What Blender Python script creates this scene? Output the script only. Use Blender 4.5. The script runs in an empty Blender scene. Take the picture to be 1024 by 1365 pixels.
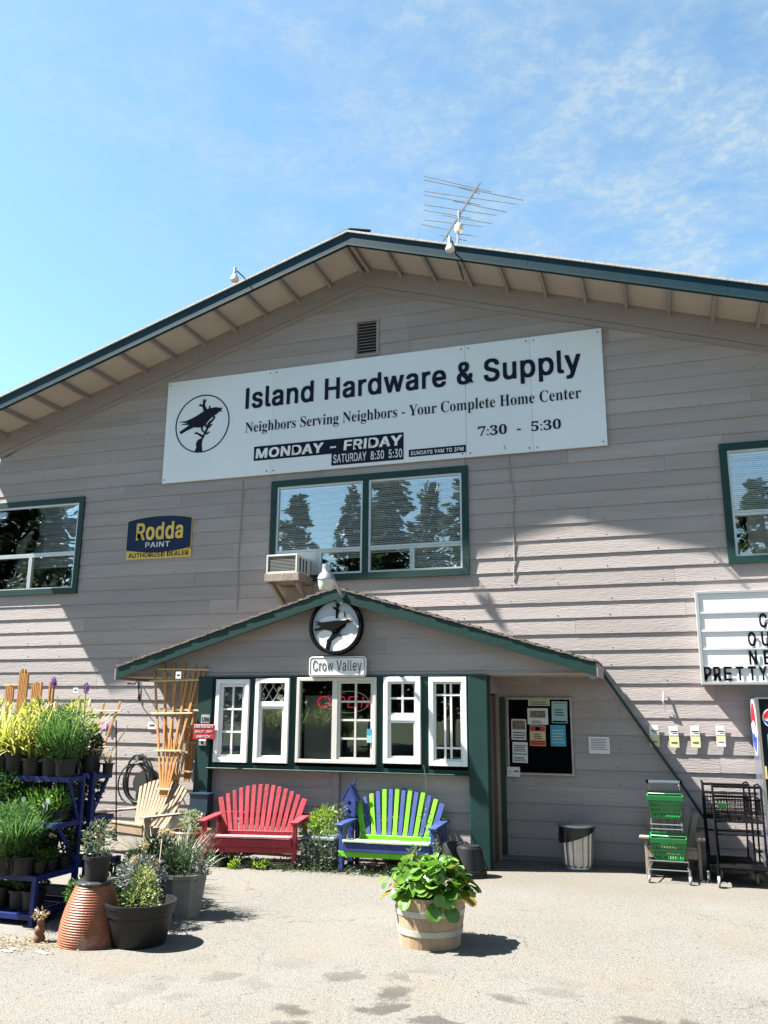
import bpy, bmesh, math, random
from mathutils import Vector, Matrix
R = math.radians
rnd = random.Random(7)
sc = bpy.context.scene
COL = sc.collection
# ------------------------------------------------------------------ camera
CAMD, CAMH = 10.5, 1.65
F_, PI_, YA_, RO_ = 1136.17, R(13.2176), R(18.2006), R(.3754)
_cy, _sy, _cp, _sp = math.cos(YA_), math.sin(YA_), math.cos(PI_), math.sin(PI_)
fw = Vector((-_sy*_cp, _cy*_cp, _sp)); rt = Vector((_cy, _sy, 0)); up = rt.cross(fw)
r2 = rt*math.cos(RO_) + up*math.sin(RO_); u2 = up*math.cos(RO_) - rt*math.sin(RO_)
cam = bpy.data.cameras.new('camera'); cam_o = bpy.data.objects.new('camera', cam); COL.objects.link(cam_o)
cam.sensor_fit = 'VERTICAL'; cam.sensor_height = 24; cam.lens = 24*F_/1365; cam.clip_end = 3000; cam.clip_start = .05
M = Matrix((r2, u2, -fw)).transposed().to_4x4(); M.translation = (0, -CAMD, CAMH)
cam_o.matrix_world = M; sc.camera = cam_o
# ------------------------------------------------------------------ world, sun, exposure
SUNV = Vector((-.72, -.205, 1)).normalized()          # towards the sun
w = bpy.data.worlds.new('World'); sc.world = w; w.use_nodes = True
nt = w.node_tree; nt.nodes.clear()
def N(t, ty, **k):
    n = t.nodes.new(ty)
    for a, b in k.items(): setattr(n, a, b)
    return n
sky = N(nt, 'ShaderNodeTexSky', sky_type='NISHITA', sun_disc=False)
sky.sun_elevation = math.asin(SUNV.z); sky.sun_rotation = math.atan2(SUNV.x, SUNV.y) % (2*math.pi)
sky.air_density = 1.0; sky.dust_density = .35; sky.ozone_density = 1.0
bg = N(nt, 'ShaderNodeBackground'); bg.inputs[1].default_value = .05
wo = N(nt, 'ShaderNodeOutputWorld')
tc = N(nt, 'ShaderNodeTexCoord')
sep = N(nt, 'ShaderNodeSeparateXYZ'); nt.links.new(tc.outputs['Generated'], sep.inputs[0])
# thin high cloud: noise on a flat layer above (direction / height)
mx = N(nt, 'ShaderNodeMath', operation='MAXIMUM'); mx.inputs[1].default_value = .06; nt.links.new(sep.outputs[2], mx.inputs[0])
dv = N(nt, 'ShaderNodeVectorMath', operation='DIVIDE'); cb = N(nt, 'ShaderNodeCombineXYZ')
for i in range(3): nt.links.new(mx.outputs[0], cb.inputs[i])
nt.links.new(tc.outputs['Generated'], dv.inputs[0]); nt.links.new(cb.outputs[0], dv.inputs[1])
def wnoise(scale, det, rough, dist, off):
    a = N(nt, 'ShaderNodeVectorMath', operation='ADD'); a.inputs[1].default_value = off; nt.links.new(dv.outputs[0], a.inputs[0])
    n = N(nt, 'ShaderNodeTexNoise'); n.inputs['Scale'].default_value = scale; n.inputs['Detail'].default_value = det
    n.inputs['Roughness'].default_value = rough; n.inputs['Distortion'].default_value = dist; nt.links.new(a.outputs[0], n.inputs['Vector']); return n
def wramp(src, a, b):
    m = N(nt, 'ShaderNodeMapRange', clamp=True); m.inputs[1].default_value = a; m.inputs[2].default_value = b; nt.links.new(src, m.inputs[0]); return m.outputs[0]
def wmul(a, b):
    m = N(nt, 'ShaderNodeMath', operation='MULTIPLY', use_clamp=True)
    for i, s in enumerate((a, b)):
        if isinstance(s, (int, float)): m.inputs[i].default_value = s
        else: nt.links.new(s, m.inputs[i])
    return m.outputs[0]
fine = wnoise(6, 5, .55, .25, (3, 1, 0)); puff = wnoise(30, 6, .68, .35, (0, 5, 0)); big = wnoise(1.1, 3, .5, .2, (5.2, 2.1, 0))
sx = N(nt, 'ShaderNodeSeparateXYZ'); nt.links.new(dv.outputs[0], sx.inputs[0])
bank = wramp(sx.outputs[0], -1.3, .15)                # the cloud field lies to the right of the roof ridge
f1 = wramp(fine.outputs['Fac'], .34, .66); f2 = wramp(puff.outputs['Fac'], .42, .66); b1 = wramp(big.outputs['Fac'], .22, .5)
mixf = N(nt, 'ShaderNodeMath', operation='ADD', use_clamp=True); nt.links.new(wmul(f1, .55), mixf.inputs[0]); nt.links.new(wmul(wmul(f1, f2), .9), mixf.inputs[1])
cl = wmul(wmul(wmul(mixf.outputs[0], b1), bank), .72)
mxc = N(nt, 'ShaderNodeMix', data_type='RGBA'); nt.links.new(cl, mxc.inputs[0])
tn = N(nt, 'ShaderNodeMix', data_type='RGBA', blend_type='MULTIPLY'); tn.inputs[0].default_value = 1; tn.inputs[7].default_value = (.88, 1.05, .98, 1)   # camera white balance of the clear sky
nt.links.new(sky.outputs[0], tn.inputs[6]); nt.links.new(tn.outputs[2], mxc.inputs[6])
mxc.inputs[7].default_value = (2.35, 2.8, 3.0, 1)
nt.links.new(mxc.outputs[2], bg.inputs[0]); nt.links.new(bg.outputs[0], wo.inputs[0])
sl = bpy.data.lights.new('sun', 'SUN'); sl.energy = 5.0; sl.angle = R(.53); sl.color = (1, .955, .89)
so = bpy.data.objects.new('sun', sl); COL.objects.link(so); so.rotation_euler = SUNV.to_track_quat('Z', 'Y').to_euler()
so.location = SUNV*60
vs = sc.view_settings; vs.view_transform = 'Standard'; vs.look = 'None'; vs.gamma = 1; vs.use_curve_mapping = False; vs.exposure = 2.55
sc.cycles.max_bounces = 8; sc.cycles.transparent_max_bounces = 24
# ------------------------------------------------------------------ helpers
def at(px, py, y=0.):
    """photo ray met with the plane y metres in front of the main wall"""
    r = fw*F_ + r2*(px-512) + u2*(682.5-py); t = (CAMD-y)/r.y
    return Vector((r.x*t, -y, CAMH+r.z*t))
def gr(px, py):
    r = fw*F_ + r2*(px-512) + u2*(682.5-py); t = -CAMH/r.z
    return Vector((r.x*t, -CAMD+r.y*t, 0))
class MB:
    def __init__(s): s.v = []; s.f = []
    def add(s, vs_, fs): n = len(s.v); s.v += [Vector(p) for p in vs_]; s.f += [tuple(i+n for i in f) for f in fs]; return s
    def box(s, x0, x1, y0, y1, z0, z1, m=None):
        p = [(x0,y0,z0),(x1,y0,z0),(x1,y1,z0),(x0,y1,z0),(x0,y0,z1),(x1,y0,z1),(x1,y1,z1),(x0,y1,z1)]
        if m: p = [m @ Vector(q) for q in p]
        return s.add(p, [(0,3,2,1),(4,5,6,7),(0,1,5,4),(1,2,6,5),(2,3,7,6),(3,0,4,7)])
    def beam(s, a, b, w_, h, upv=(0,0,1)):
        """box of width w_ and height h from a to b"""
        a, b = Vector(a), Vector(b); d = (b-a); L = d.length; d.normalize(); u = Vector(upv)
        sd = d.cross(u)
        if sd.length < 1e-4: sd = d.cross(Vector((0,1,0)))
        sd.normalize(); u = sd.cross(d)
        m = Matrix((sd, d, u)).transposed().to_4x4(); m.translation = a
        return s.box(-w_/2, w_/2, 0, L, -h/2, h/2, m)
    def tube(s, pts, r, n=6, caps=True):
        pts = [Vector(p) for p in pts]; rs = r if isinstance(r, (list, tuple)) else [r]*len(pts); rings = []
        pu = None
        for i, p in enumerate(pts):
            d = (pts[min(i+1, len(pts)-1)]-pts[max(i-1, 0)]).normalized()
            u = pu or (Vector((0,0,1)) if abs(d.z) < .9 else Vector((1,0,0)))
            sd = d.cross(u).normalized(); u = sd.cross(d).normalized(); pu = u
            rings.append([p+(sd*math.cos(2*math.pi*k/n)+u*math.sin(2*math.pi*k/n))*rs[i] for k in range(n)])
        v = [q for rg in rings for q in rg]; f = []
        for i in range(len(pts)-1):
            for k in range(n): f.append((i*n+k, i*n+(k+1)%n, (i+1)*n+(k+1)%n, (i+1)*n+k))
        if caps: f.append(tuple(range(n))[::-1]); f.append(tuple((len(pts)-1)*n+k for k in range(n)))
        return s.add(v, f)
    def lathe(s, prof, c=(0,0,0), n=28, a0=0., a1=2*math.pi, sx_=1, sy_=1):
        full = abs(a1-a0-2*math.pi) < 1e-6; m = n if full else n+1; v = []; f = []
        for r_, z in prof:
            for k in range(m):
                a = a0+(a1-a0)*k/n; v.append((c[0]+r_*sx_*math.cos(a), c[1]+r_*sy_*math.sin(a), c[2]+z))
        for i in range(len(prof)-1):
            for k in range(n):
                k2 = (k+1) % m; f.append((i*m+k, i*m+k2, (i+1)*m+k2, (i+1)*m+k))
        return s.add(v, f)
    def prism(s, pts, y0, y1):
        """polygon (x, z) extruded from y0 (front) to y1 (back)"""
        n = len(pts); v = [(p[0], y0, p[1]) for p in pts]+[(p[0], y1, p[1]) for p in pts]
        f = [tuple(range(n)), tuple(range(2*n-1, n-1, -1))]+[(i, i+n, (i+1) % n+n, (i+1) % n) for i in range(n)]
        return s.add(v, f)
    def build(s, name, mat_=None, parent=None, smooth=False, base=None, bevel=0):
        me = bpy.data.meshes.new(name)
        b = Vector(base) if base is not None else (parent_base(parent) if parent else Vector())
        me.from_pydata([tuple(p-b) for p in s.v], [], s.f); me.update()
        bm = bmesh.new(); bm.from_mesh(me); bmesh.ops.recalc_face_normals(bm, faces=bm.faces); bm.to_mesh(me); bm.free()
        if smooth:
            me.polygons.foreach_set('use_smooth', [True]*len(me.polygons))
            try: me.set_sharp_from_angle(angle=R(40))
            except Exception: pass
        o = bpy.data.objects.new(name, me); COL.objects.link(o)
        if mat_: me.materials.append(mat_)
        if parent: o.parent = parent
        elif base is not None: o.location = b
        if bevel:
            m = o.modifiers.new('bevel', 'BEVEL'); m.width = bevel; m.segments = 1; m.limit_method = 'ANGLE'; m.angle_limit = R(50)
        return o
def parent_base(p):
    b = Vector()
    while p: b = b+p.location; p = p.parent
    return b
def tag(o, label=None, cat=None, group=None, kind=None):
    if label: o['label'] = label
    if cat: o['category'] = cat
    if group: o['group'] = group
    if kind: o['kind'] = kind
    return o
def thing(name, label, cat, loc=(0,0,0), rz=0., group=None):
    o = bpy.data.objects.new(name, None); COL.objects.link(o); o.location = loc; o.rotation_euler = (0, 0, rz); o.empty_display_size = .1
    return tag(o, label, cat, group)
def bx(name, mat_, parent, x0, x1, y0, y1, z0, z1, bevel=0):
    return MB().box(x0, x1, y0, y1, z0, z1).build(name, mat_, parent, bevel=bevel)
# things built in local coordinates use lb (location of parent ignored)
def loc_build(mb, name, mat_, parent, smooth=False, bevel=0):
    o = mb.build(name, mat_, None, smooth, bevel=bevel); o.parent = parent; return o
def dup(o, loc, rz=None, label=None):
    c = o.copy(); COL.objects.link(c); c.location = loc
    if rz is not None: c.rotation_euler = (0, 0, rz)
    if label: c['label'] = label
    for ch in list(o.children):
        d = ch.copy(); COL.objects.link(d); d.parent = c
        for g in list(ch.children): e = g.copy(); COL.objects.link(e); e.parent = d
    return c
# ------------------------------------------------------------------ materials
MATS = {}
def mat(name, col, rough=.6, metal=0., var=.12, scale=4., bump=.0, bscale=60., stretch=(1,1,1), dirt=None, dirt_amt=.0, dirt_scale=3., rand=.06, spec=.5, sat=None):
    m = bpy.data.materials.new(name); m.use_nodes = True; t = m.node_tree; p = t.nodes['Principled BSDF']; MATS[name] = m
    p.inputs['Roughness'].default_value = rough; p.inputs['Metallic'].default_value = metal; p.inputs['Specular IOR Level'].default_value = spec
    co = N(t, 'ShaderNodeTexCoord'); oi = N(t, 'ShaderNodeObjectInfo')
    mp = N(t, 'ShaderNodeMapping'); mp.inputs['Scale'].default_value = stretch
    ad = N(t, 'ShaderNodeVectorMath', operation='ADD'); sc_ = N(t, 'ShaderNodeVectorMath', operation='SCALE'); sc_.inputs[3].default_value = 37
    cx = N(t, 'ShaderNodeCombineXYZ')
    for i in range(3): t.links.new(oi.outputs['Random'], cx.inputs[i])
    t.links.new(cx.outputs[0], sc_.inputs[0]); t.links.new(co.outputs['Object'], ad.inputs[0]); t.links.new(sc_.outputs[0], ad.inputs[1]); t.links.new(ad.outputs[0], mp.inputs[0])
    n1 = N(t, 'ShaderNodeTexNoise'); n1.inputs['Scale'].default_value = scale; n1.inputs['Detail'].default_value = 6; n1.inputs['Roughness'].default_value = .6; t.links.new(mp.outputs[0], n1.inputs['Vector'])
    mr = N(t, 'ShaderNodeMapRange'); mr.inputs[1].default_value = .25; mr.inputs[2].default_value = .75; mr.inputs[3].default_value = 1-var; mr.inputs[4].default_value = 1+var; t.links.new(n1.outputs['Fac'], mr.inputs[0])
    rr = N(t, 'ShaderNodeMapRange'); rr.inputs[3].default_value = 1-rand; rr.inputs[4].default_value = 1+rand; t.links.new(oi.outputs['Random'], rr.inputs[0])
    mu = N(t, 'ShaderNodeMath', operation='MULTIPLY'); t.links.new(mr.outputs[0], mu.inputs[0]); t.links.new(rr.outputs[0], mu.inputs[1])
    vm = N(t, 'ShaderNodeVectorMath', operation='SCALE'); vm.inputs[0].default_value = [c*.72 for c in col];
    if dirt: dirt = [c*.72 for c in dirt]
    t.links.new(mu.outputs[0], vm.inputs[3])
    out = vm.outputs[0]
    if dirt:
        n2 = N(t, 'ShaderNodeTexNoise'); n2.inputs['Scale'].default_value = dirt_scale; n2.inputs['Detail'].default_value = 8; n2.inputs['Roughness'].default_value = .7; t.links.new(mp.outputs[0], n2.inputs['Vector'])
        m2 = N(t, 'ShaderNodeMapRange'); m2.inputs[1].default_value = .72-dirt_amt*.4; m2.inputs[2].default_value = .8-dirt_amt*.2; t.links.new(n2.outputs['Fac'], m2.inputs[0])
        mi = N(t, 'ShaderNodeMix', data_type='RGBA'); t.links.new(m2.outputs[0], mi.inputs[0]); t.links.new(out, mi.inputs[6]); mi.inputs[7].default_value = (*dirt, 1); out = mi.outputs[2]
    t.links.new(out, p.inputs['Base Color'])
    if bump:
        n3 = N(t, 'ShaderNodeTexNoise'); n3.inputs['Scale'].default_value = bscale; n3.inputs['Detail'].default_value = 4; t.links.new(mp.outputs[0], n3.inputs['Vector'])
        bp = N(t, 'ShaderNodeBump'); bp.inputs['Strength'].default_value = bump; bp.inputs['Distance'].default_value = .01; t.links.new(n3.outputs['Fac'], bp.inputs['Height']); t.links.new(bp.outputs[0], p.inputs['Normal'])
    return m
def leafmat(name, c1, c2, trans=.35, rough=.45, c3=None):
    c1, c2 = [c*.5 for c in c1], [c*.5 for c in c2]; c3 = [c*.5 for c in c3] if c3 else None
    m = bpy.data.materials.new(name); m.use_nodes = True; t = m.node_tree; p = t.nodes['Principled BSDF']; MATS[name] = m
    g = N(t, 'ShaderNodeNewGeometry'); oi = N(t, 'ShaderNodeObjectInfo'); a = N(t, 'ShaderNodeMath', operation='ADD'); fr_ = N(t, 'ShaderNodeMath', operation='FRACT')
    t.links.new(g.outputs['Random Per Island'], a.inputs[0]); t.links.new(oi.outputs['Random'], a.inputs[1]); t.links.new(a.outputs[0], fr_.inputs[0])
    r = N(t, 'ShaderNodeValToRGB'); r.color_ramp.elements[0].color = (*c1, 1); r.color_ramp.elements[1].color = (*c2, 1)
    if c3: e = r.color_ramp.elements.new(.93); e.color = (*c3, 1); r.color_ramp.elements[1].position = .92; r.color_ramp.elements[2].position = .98; r.color_ramp.elements[1].color = (*c2, 1); r.color_ramp.elements[2].color = (*c3, 1)
    t.links.new(fr_.outputs[0], r.inputs[0]); t.links.new(r.outputs[0], p.inputs['Base Color']); p.inputs['Roughness'].default_value = rough
    tl = N(t, 'ShaderNodeBsdfTranslucent'); hs = N(t, 'ShaderNodeHueSaturation'); hs.inputs['Value'].default_value = 1.5; t.links.new(r.outputs[0], hs.inputs['Color']); t.links.new(hs.outputs[0], tl.inputs[0])
    mx_ = N(t, 'ShaderNodeMixShader'); mx_.inputs[0].default_value = trans; t.links.new(p.outputs[0], mx_.inputs[1]); t.links.new(tl.outputs[0], mx_.inputs[2])
    t.links.new(mx_.outputs[0], t.nodes['Material Output'].inputs[0]); return m
def glassmat(name, refl, tint=(.9,.93,.92), wob=.02):
    m = bpy.data.materials.new(name); m.use_nodes = True; t = m.node_tree; t.nodes.remove(t.nodes['Principled BSDF']); MATS[name] = m
    tr = N(t, 'ShaderNodeBsdfTransparent'); tr.inputs[0].default_value = (*tint, 1); gl = N(t, 'ShaderNodeBsdfGlossy'); gl.inputs['Roughness'].default_value = .01; gl.inputs[0].default_value = (.95, .97, 1, 1)
    fr_ = N(t, 'ShaderNodeFresnel'); fr_.inputs[0].default_value = 1.5; ad = N(t, 'ShaderNodeMath', operation='ADD', use_clamp=True); ad.inputs[1].default_value = refl; t.links.new(fr_.outputs[0], ad.inputs[0])
    co = N(t, 'ShaderNodeTexCoord'); n3 = N(t, 'ShaderNodeTexNoise'); n3.inputs['Scale'].default_value = 1.6; n3.inputs['Detail'].default_value = 1; t.links.new(co.outputs['Object'], n3.inputs['Vector'])
    bp = N(t, 'ShaderNodeBump'); bp.inputs['Strength'].default_value = wob; bp.inputs['Distance'].default_value = .1; t.links.new(n3.outputs['Fac'], bp.inputs['Height']); t.links.new(bp.outputs[0], gl.inputs['Normal'])
    mx_ = N(t, 'ShaderNodeMixShader'); t.links.new(ad.outputs[0], mx_.inputs[0]); t.links.new(tr.outputs[0], mx_.inputs[1]); t.links.new(gl.outputs[0], mx_.inputs[2]); t.links.new(mx_.outputs[0], t.nodes['Material Output'].inputs[0]); return m
siding = mat('siding paint', (.345,.304,.290), .75, var=.15, scale=2, bump=.5, bscale=45, stretch=(.25,1,3.2), dirt=(.20,.17,.155), dirt_amt=.14, dirt_scale=9, rand=.085)
trimb = mat('trim paint', (.30,.26,.245), .7, var=.08, scale=3, bump=.3, stretch=(.4,1,2), dirt=(.2,.17,.14), dirt_amt=.05)
soff = mat('soffit paint', (.46,.40,.34), .75, var=.10, scale=1.5, dirt=(.25,.18,.12), dirt_amt=.1, dirt_scale=2)
greenp = mat('green trim paint', (.009,.038,.033), .5, var=.14, scale=5, bump=.12, bscale=45, spec=.25, stretch=(1,1,1), dirt=(.08,.16,.13), dirt_amt=.08, dirt_scale=7)
tealp = mat('fascia paint', (.006,.033,.050), .55, var=.12, scale=5, bump=.1, spec=.15, bscale=30, dirt=(.06,.13,.13), dirt_amt=.06, dirt_scale=4)
whitep = mat('white paint', (.8,.8,.79), .45, var=.04, dirt=(.45,.45,.42), dirt_amt=.05, dirt_scale=9)
vinyl = mat('cream window vinyl', (.62,.61,.55), .4, var=.05)
alum = mat('aluminium', (.62,.62,.61), .35, .6, var=.08)
steel = mat('galvanised steel', (.55,.56,.57), .38, .9, var=.2, scale=9)
dark = mat('dark interior', (.03,.03,.032), .8)
roomw = mat('room wall', (.09,.085,.08), .8)
signw = mat('sign white board', (.74,.77,.80), .4, var=.03, scale=1.2, dirt=(.5,.5,.5), dirt_amt=.03, dirt_scale=6)
navy = mat('navy lettering', (.007,.010,.026), .6, var=.05, spec=.12)
black = mat('black paint', (.004,.004,.005), .65, var=.1, spec=.06)
blackpl = mat('black plastic', (.011,.011,.012), .5, spec=.3, var=.2, bump=.1, bscale=25, dirt=(.06,.055,.05), dirt_amt=.12, dirt_scale=7)
yellowp = mat('yellow paint', (.72,.48,.07), .45, var=.04)
redp = mat('red bench paint', (.36,.035,.05), .6, var=.28, scale=9, bump=.4, bscale=40, stretch=(1,1,.4), dirt=(.42,.20,.18), dirt_amt=.22, dirt_scale=10, rand=.14, spec=.3)
limep = mat('lime green paint', (.16,.56,.015), .45, var=.12, scale=6, bump=.2, dirt=(.35,.50,.2), dirt_amt=.2, dirt_scale=11, rand=.12, spec=.3)
bluep = mat('blue bench paint', (.035,.06,.22), .5, var=.16, scale=6, bump=.2, dirt=(.25,.28,.38), dirt_amt=.24, dirt_scale=11, rand=.14, spec=.3)
bluest = mat('blue rack steel', (.008,.02,.13), .5, spec=.25, var=.15, scale=8, dirt=(.05,.03,.02), dirt_amt=.1)
cedar = mat('cedar wood', (.50,.23,.06), .6, var=.22, scale=7, bump=.3, bscale=40, stretch=(1,1,.25))
cedarl = mat('pale cedar slat', (.62,.46,.26), .6, var=.12, scale=7, bump=.2)
greyw = mat('weathered grey wood', (.27,.22,.17), .75, var=.25, scale=9, bump=.5, bscale=40, stretch=(1,1,.3))
tanw = mat('tan wood', (.25,.172,.105), .7, var=.18, scale=9, bump=.4, bscale=40, stretch=(1,1,.3), dirt=(.2,.15,.1), dirt_amt=.06)
stavew = mat('barrel stave wood', (.42,.285,.18), .7, var=.2, scale=8, bump=.4, bscale=35, stretch=(2,2,.25), dirt=(.12,.1,.07), dirt_amt=.2, rand=.14)
hoopm = mat('hoop steel', (.50,.48,.43), .5, .3, var=.15, scale=8, dirt=(.22,.13,.08), dirt_amt=.12)
terra = mat('glazed terracotta', (.27,.085,.04), .45, spec=.3, var=.25, scale=5, bump=.2, dirt=(.42,.28,.21), dirt_amt=.34, dirt_scale=4)
stoneg = mat('grey stone pot', (.22,.21,.19), .85, var=.25, scale=10, bump=.4)
brownb = mat('brown tub', (.16,.075,.03), .5, var=.35, scale=4, bump=.2)
soil = mat('potting soil', (.035,.025,.018), .95, var=.4, scale=25, bump=.8, bscale=60)
shing = mat('roof shingles', (.16,.13,.11), .9, var=.35, scale=12, bump=.7, bscale=50)
gravel = mat('roof gravel edge', (.42,.40,.37), .8, var=.25, scale=25, bump=.6, bscale=90)
bulbm = mat('frosted lamp glass', (.7,.68,.6), .25, var=.08)
paperm = mat('white paper', (.72,.73,.74), .6, var=.03)
papery = mat('yellow paper', (.66,.64,.36), .6, var=.06)
paperb = mat('light blue paper', (.30,.52,.55), .6, var=.04)
papers = mat('sky blue paper', (.03,.30,.46), .6, var=.04)
paperg = mat('pale green paper', (.42,.50,.33), .6, var=.04)
redpr = mat('red print', (.42,.02,.025), .5, var=.05)
creamp = mat('cream print', (.6,.5,.25), .5, var=.08)
photop = mat('photo print', (.17,.14,.09), .5, var=.9, scale=40)
inkg = mat('dark ink', (.05,.05,.055), .6, spec=.15)
emerred = mat('emergency red', (.50,.02,.025), .4, var=.05)
hosem = mat('hose rubber', (.025,.028,.026), .35, var=.2)
potblack = blackpl
basketg = mat('green basket plastic', (.008,.22,.045), .38, var=.08)
vend = mat('vending machine blue', (.003,.004,.016), .25, var=.1, spec=.25)
vends = mat('vending machine side', (.20,.23,.30), .25, .55, var=.3, scale=3)
curtain = mat('grey curtain', (.62,.60,.52), .8, var=.06, scale=2)
blindm = mat('blind slat', (1.1,1.1,1.05), .5, var=.03)
bark = mat('bark', (.12,.08,.055), .9, var=.4, scale=10, bump=.8)
skyblue = mat('pale relief background', (.42,.47,.54), .6, var=.08)
relief = mat('white carved relief', (.82,.82,.82), .7, var=.05, bump=1.0, bscale=55, stretch=(1,1,2.2))
glassu = glassmat('upper window glass', .13, (.97,.98,.98), .035)
glassl = glassmat('porch window glass', .035, (.85,.88,.87), .02)
neonr = mat('neon red', (.35,.01,.03), .4); neonr.node_tree.nodes['Principled BSDF'].inputs['Emission Color'].default_value = (1,.03,.08,1); neonr.node_tree.nodes['Principled BSDF'].inputs['Emission Strength'].default_value = .2
neong = mat('neon tube white', (.5,.62,.58), .4); neong.node_tree.nodes['Principled BSDF'].inputs['Emission Color'].default_value = (.6,1,.9,1); neong.node_tree.nodes['Principled BSDF'].inputs['Emission Strength'].default_value = .03
l_green = leafmat('green leaves', (.035,.10,.015), (.10,.24,.035), .35)
l_lime = leafmat('lime leaves', (.14,.30,.025), (.36,.50,.05), .4)
l_yel = leafmat('yellow variegated leaves', (.26,.36,.035), (.62,.58,.14), .45, c3=(.7,.6,.35))
l_silver = leafmat('silver leaves', (.13,.17,.15), (.38,.42,.38), .2)
l_grey = leafmat('sage leaves', (.08,.13,.07), (.20,.26,.13), .3)
l_dark = leafmat('dark leaves', (.012,.04,.010), (.045,.10,.02), .3)
l_big = leafmat('bergenia leaves', (.07,.21,.02), (.26,.50,.07), .35, .25, c3=(.30,.22,.04))
l_conif = leafmat('conifer needles', (.03,.06,.028), (.09,.15,.06), .2)
l_dry = leafmat('dry stalks', (.30,.21,.09), (.5,.40,.22), .2)
l_purple = leafmat('purple petals', (.20,.05,.32), (.42,.16,.50), .3)
l_red = leafmat('red petals', (.45,.01,.03), (.6,.04,.08), .3)
l_cream = leafmat('cream seed heads', (.45,.36,.16), (.65,.58,.36), .3)
# ground
def groundmat():
    m = mat('worn asphalt', (.130,.123,.107), .9, var=.10, scale=.7, rand=0); t = m.node_tree; p = t.nodes['Principled BSDF']
    src = p.inputs['Base Color'].links[0].from_socket; co = N(t, 'ShaderNodeTexCoord')
    def nz(s, d=6, ro=.6):
        n = N(t, 'ShaderNodeTexNoise'); n.inputs['Scale'].default_value = s; n.inputs['Detail'].default_value = d; n.inputs['Roughness'].default_value = ro; t.links.new(co.outputs['Object'], n.inputs['Vector']); return n.outputs['Fac']
    def rg(s, a, b, c=0., d=1.):
        n = N(t, 'ShaderNodeMapRange'); n.inputs[1].default_value = a; n.inputs[2].default_value = b; n.inputs[3].default_value = c; n.inputs[4].default_value = d; t.links.new(s, n.inputs[0]); return n.outputs[0]
    def mi(f, a, colr, amt=1., bl='MIX'):
        n = N(t, 'ShaderNodeMix', data_type='RGBA', blend_type=bl); mm = N(t, 'ShaderNodeMath', operation='MULTIPLY'); mm.inputs[1].default_value = amt; t.links.new(f, mm.inputs[0]); t.links.new(mm.outputs[0], n.inputs[0]); t.links.new(a, n.inputs[6]); n.inputs[7].default_value = (*colr, 1); return n.outputs[2]
    v = N(t, 'ShaderNodeTexVoronoi', voronoi_dimensions='2D'); v.inputs['Scale'].default_value = 95; t.links.new(co.outputs['Object'], v.inputs['Vector'])
    sv = N(t, 'ShaderNodeSeparateColor'); t.links.new(v.outputs['Color'], sv.inputs[0])
    out = mi(rg(sv.outputs[0], .72, .98), src, (.035,.032,.03), .6)
    out = mi(rg(sv.outputs[1], .7, .95), out, (.14,.133,.12), .5)
    v2 = N(t, 'ShaderNodeTexVoronoi', voronoi_dimensions='2D'); v2.inputs['Scale'].default_value = 28; t.links.new(co.outputs['Object'], v2.inputs['Vector']); s2 = N(t, 'ShaderNodeSeparateColor'); t.links.new(v2.outputs['Color'], s2.inputs[0])
    out = mi(wr(t, s2.outputs[0], .965, .985, v2.outputs['Distance'], .25), out, (.02,.018,.016), .8)
    out = mi(rg(nz(1.3, 5, .55), .52, .72), out, (.11,.088,.06), .5)
    out = mi(rg(nz(.5, 4, .5), .5, .7), out, (.12,.115,.105), .6)
    # oil drips: irregular dark spots, denser near the parking row (towards the camera)
    mp = N(t, 'ShaderNodeMapping'); mp.inputs['Scale'].default_value = (1, 1.1, 1); t.links.new(co.outputs['Object'], mp.inputs[0])
    n0 = N(t, 'ShaderNodeTexNoise'); n0.inputs['Scale'].default_value = 5; n0.inputs['Detail'].default_value = 6; t.links.new(co.outputs['Object'], n0.inputs['Vector'])
    ml = N(t, 'ShaderNodeVectorMath', operation='MULTIPLY_ADD'); ml.inputs[1].default_value = (.42,.34,.2); t.links.new(n0.outputs['Color'], ml.inputs[0]); t.links.new(mp.outputs[0], ml.inputs[2])
    v3 = N(t, 'ShaderNodeTexVoronoi', voronoi_dimensions='2D'); v3.inputs['Scale'].default_value = 2.8; v3.inputs['Randomness'].default_value = 1; t.links.new(ml.outputs[0], v3.inputs['Vector']); s3 = N(t, 'ShaderNodeSeparateColor'); t.links.new(v3.outputs['Color'], s3.inputs[0])
    pick = rg(s3.outputs[0], .35, .6); sa = N(t, 'ShaderNodeMath', operation='MULTIPLY_ADD'); sa.inputs[1].default_value = .55; t.links.new(nz(16, 5, .7), sa.inputs[0]); sb_ = N(t, 'ShaderNodeMath', operation='SUBTRACT'); t.links.new(v3.outputs['Distance'], sb_.inputs[0]); t.links.new(sa.outputs[0], sb_.inputs[1]); sa.inputs[2].default_value = -.25
    s5 = N(t, 'ShaderNodeMath', operation='MULTIPLY_ADD'); s5.inputs[1].default_value = -.22; t.links.new(s3.outputs[1], s5.inputs[0]); t.links.new(sb_.outputs[0], s5.inputs[2]); spot = rg(s5.outputs[0], .26, .06)
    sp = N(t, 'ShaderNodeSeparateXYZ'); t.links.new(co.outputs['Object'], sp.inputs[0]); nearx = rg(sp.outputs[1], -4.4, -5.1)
    a = N(t, 'ShaderNodeMath', operation='MULTIPLY'); t.links.new(spot, a.inputs[0]); t.links.new(pick, a.inputs[1]); b = N(t, 'ShaderNodeMath', operation='MULTIPLY'); t.links.new(a.outputs[0], b.inputs[0]); t.links.new(nearx, b.inputs[1])
    rx = rg(sp.outputs[0], -3.4, -2.2, .12, 1); b2 = N(t, 'ShaderNodeMath', operation='MULTIPLY'); t.links.new(b.outputs[0], b2.inputs[0]); t.links.new(rx, b2.inputs[1])
    out = mi(b2.outputs[0], out, (.026,.023,.019), .85)
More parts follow.
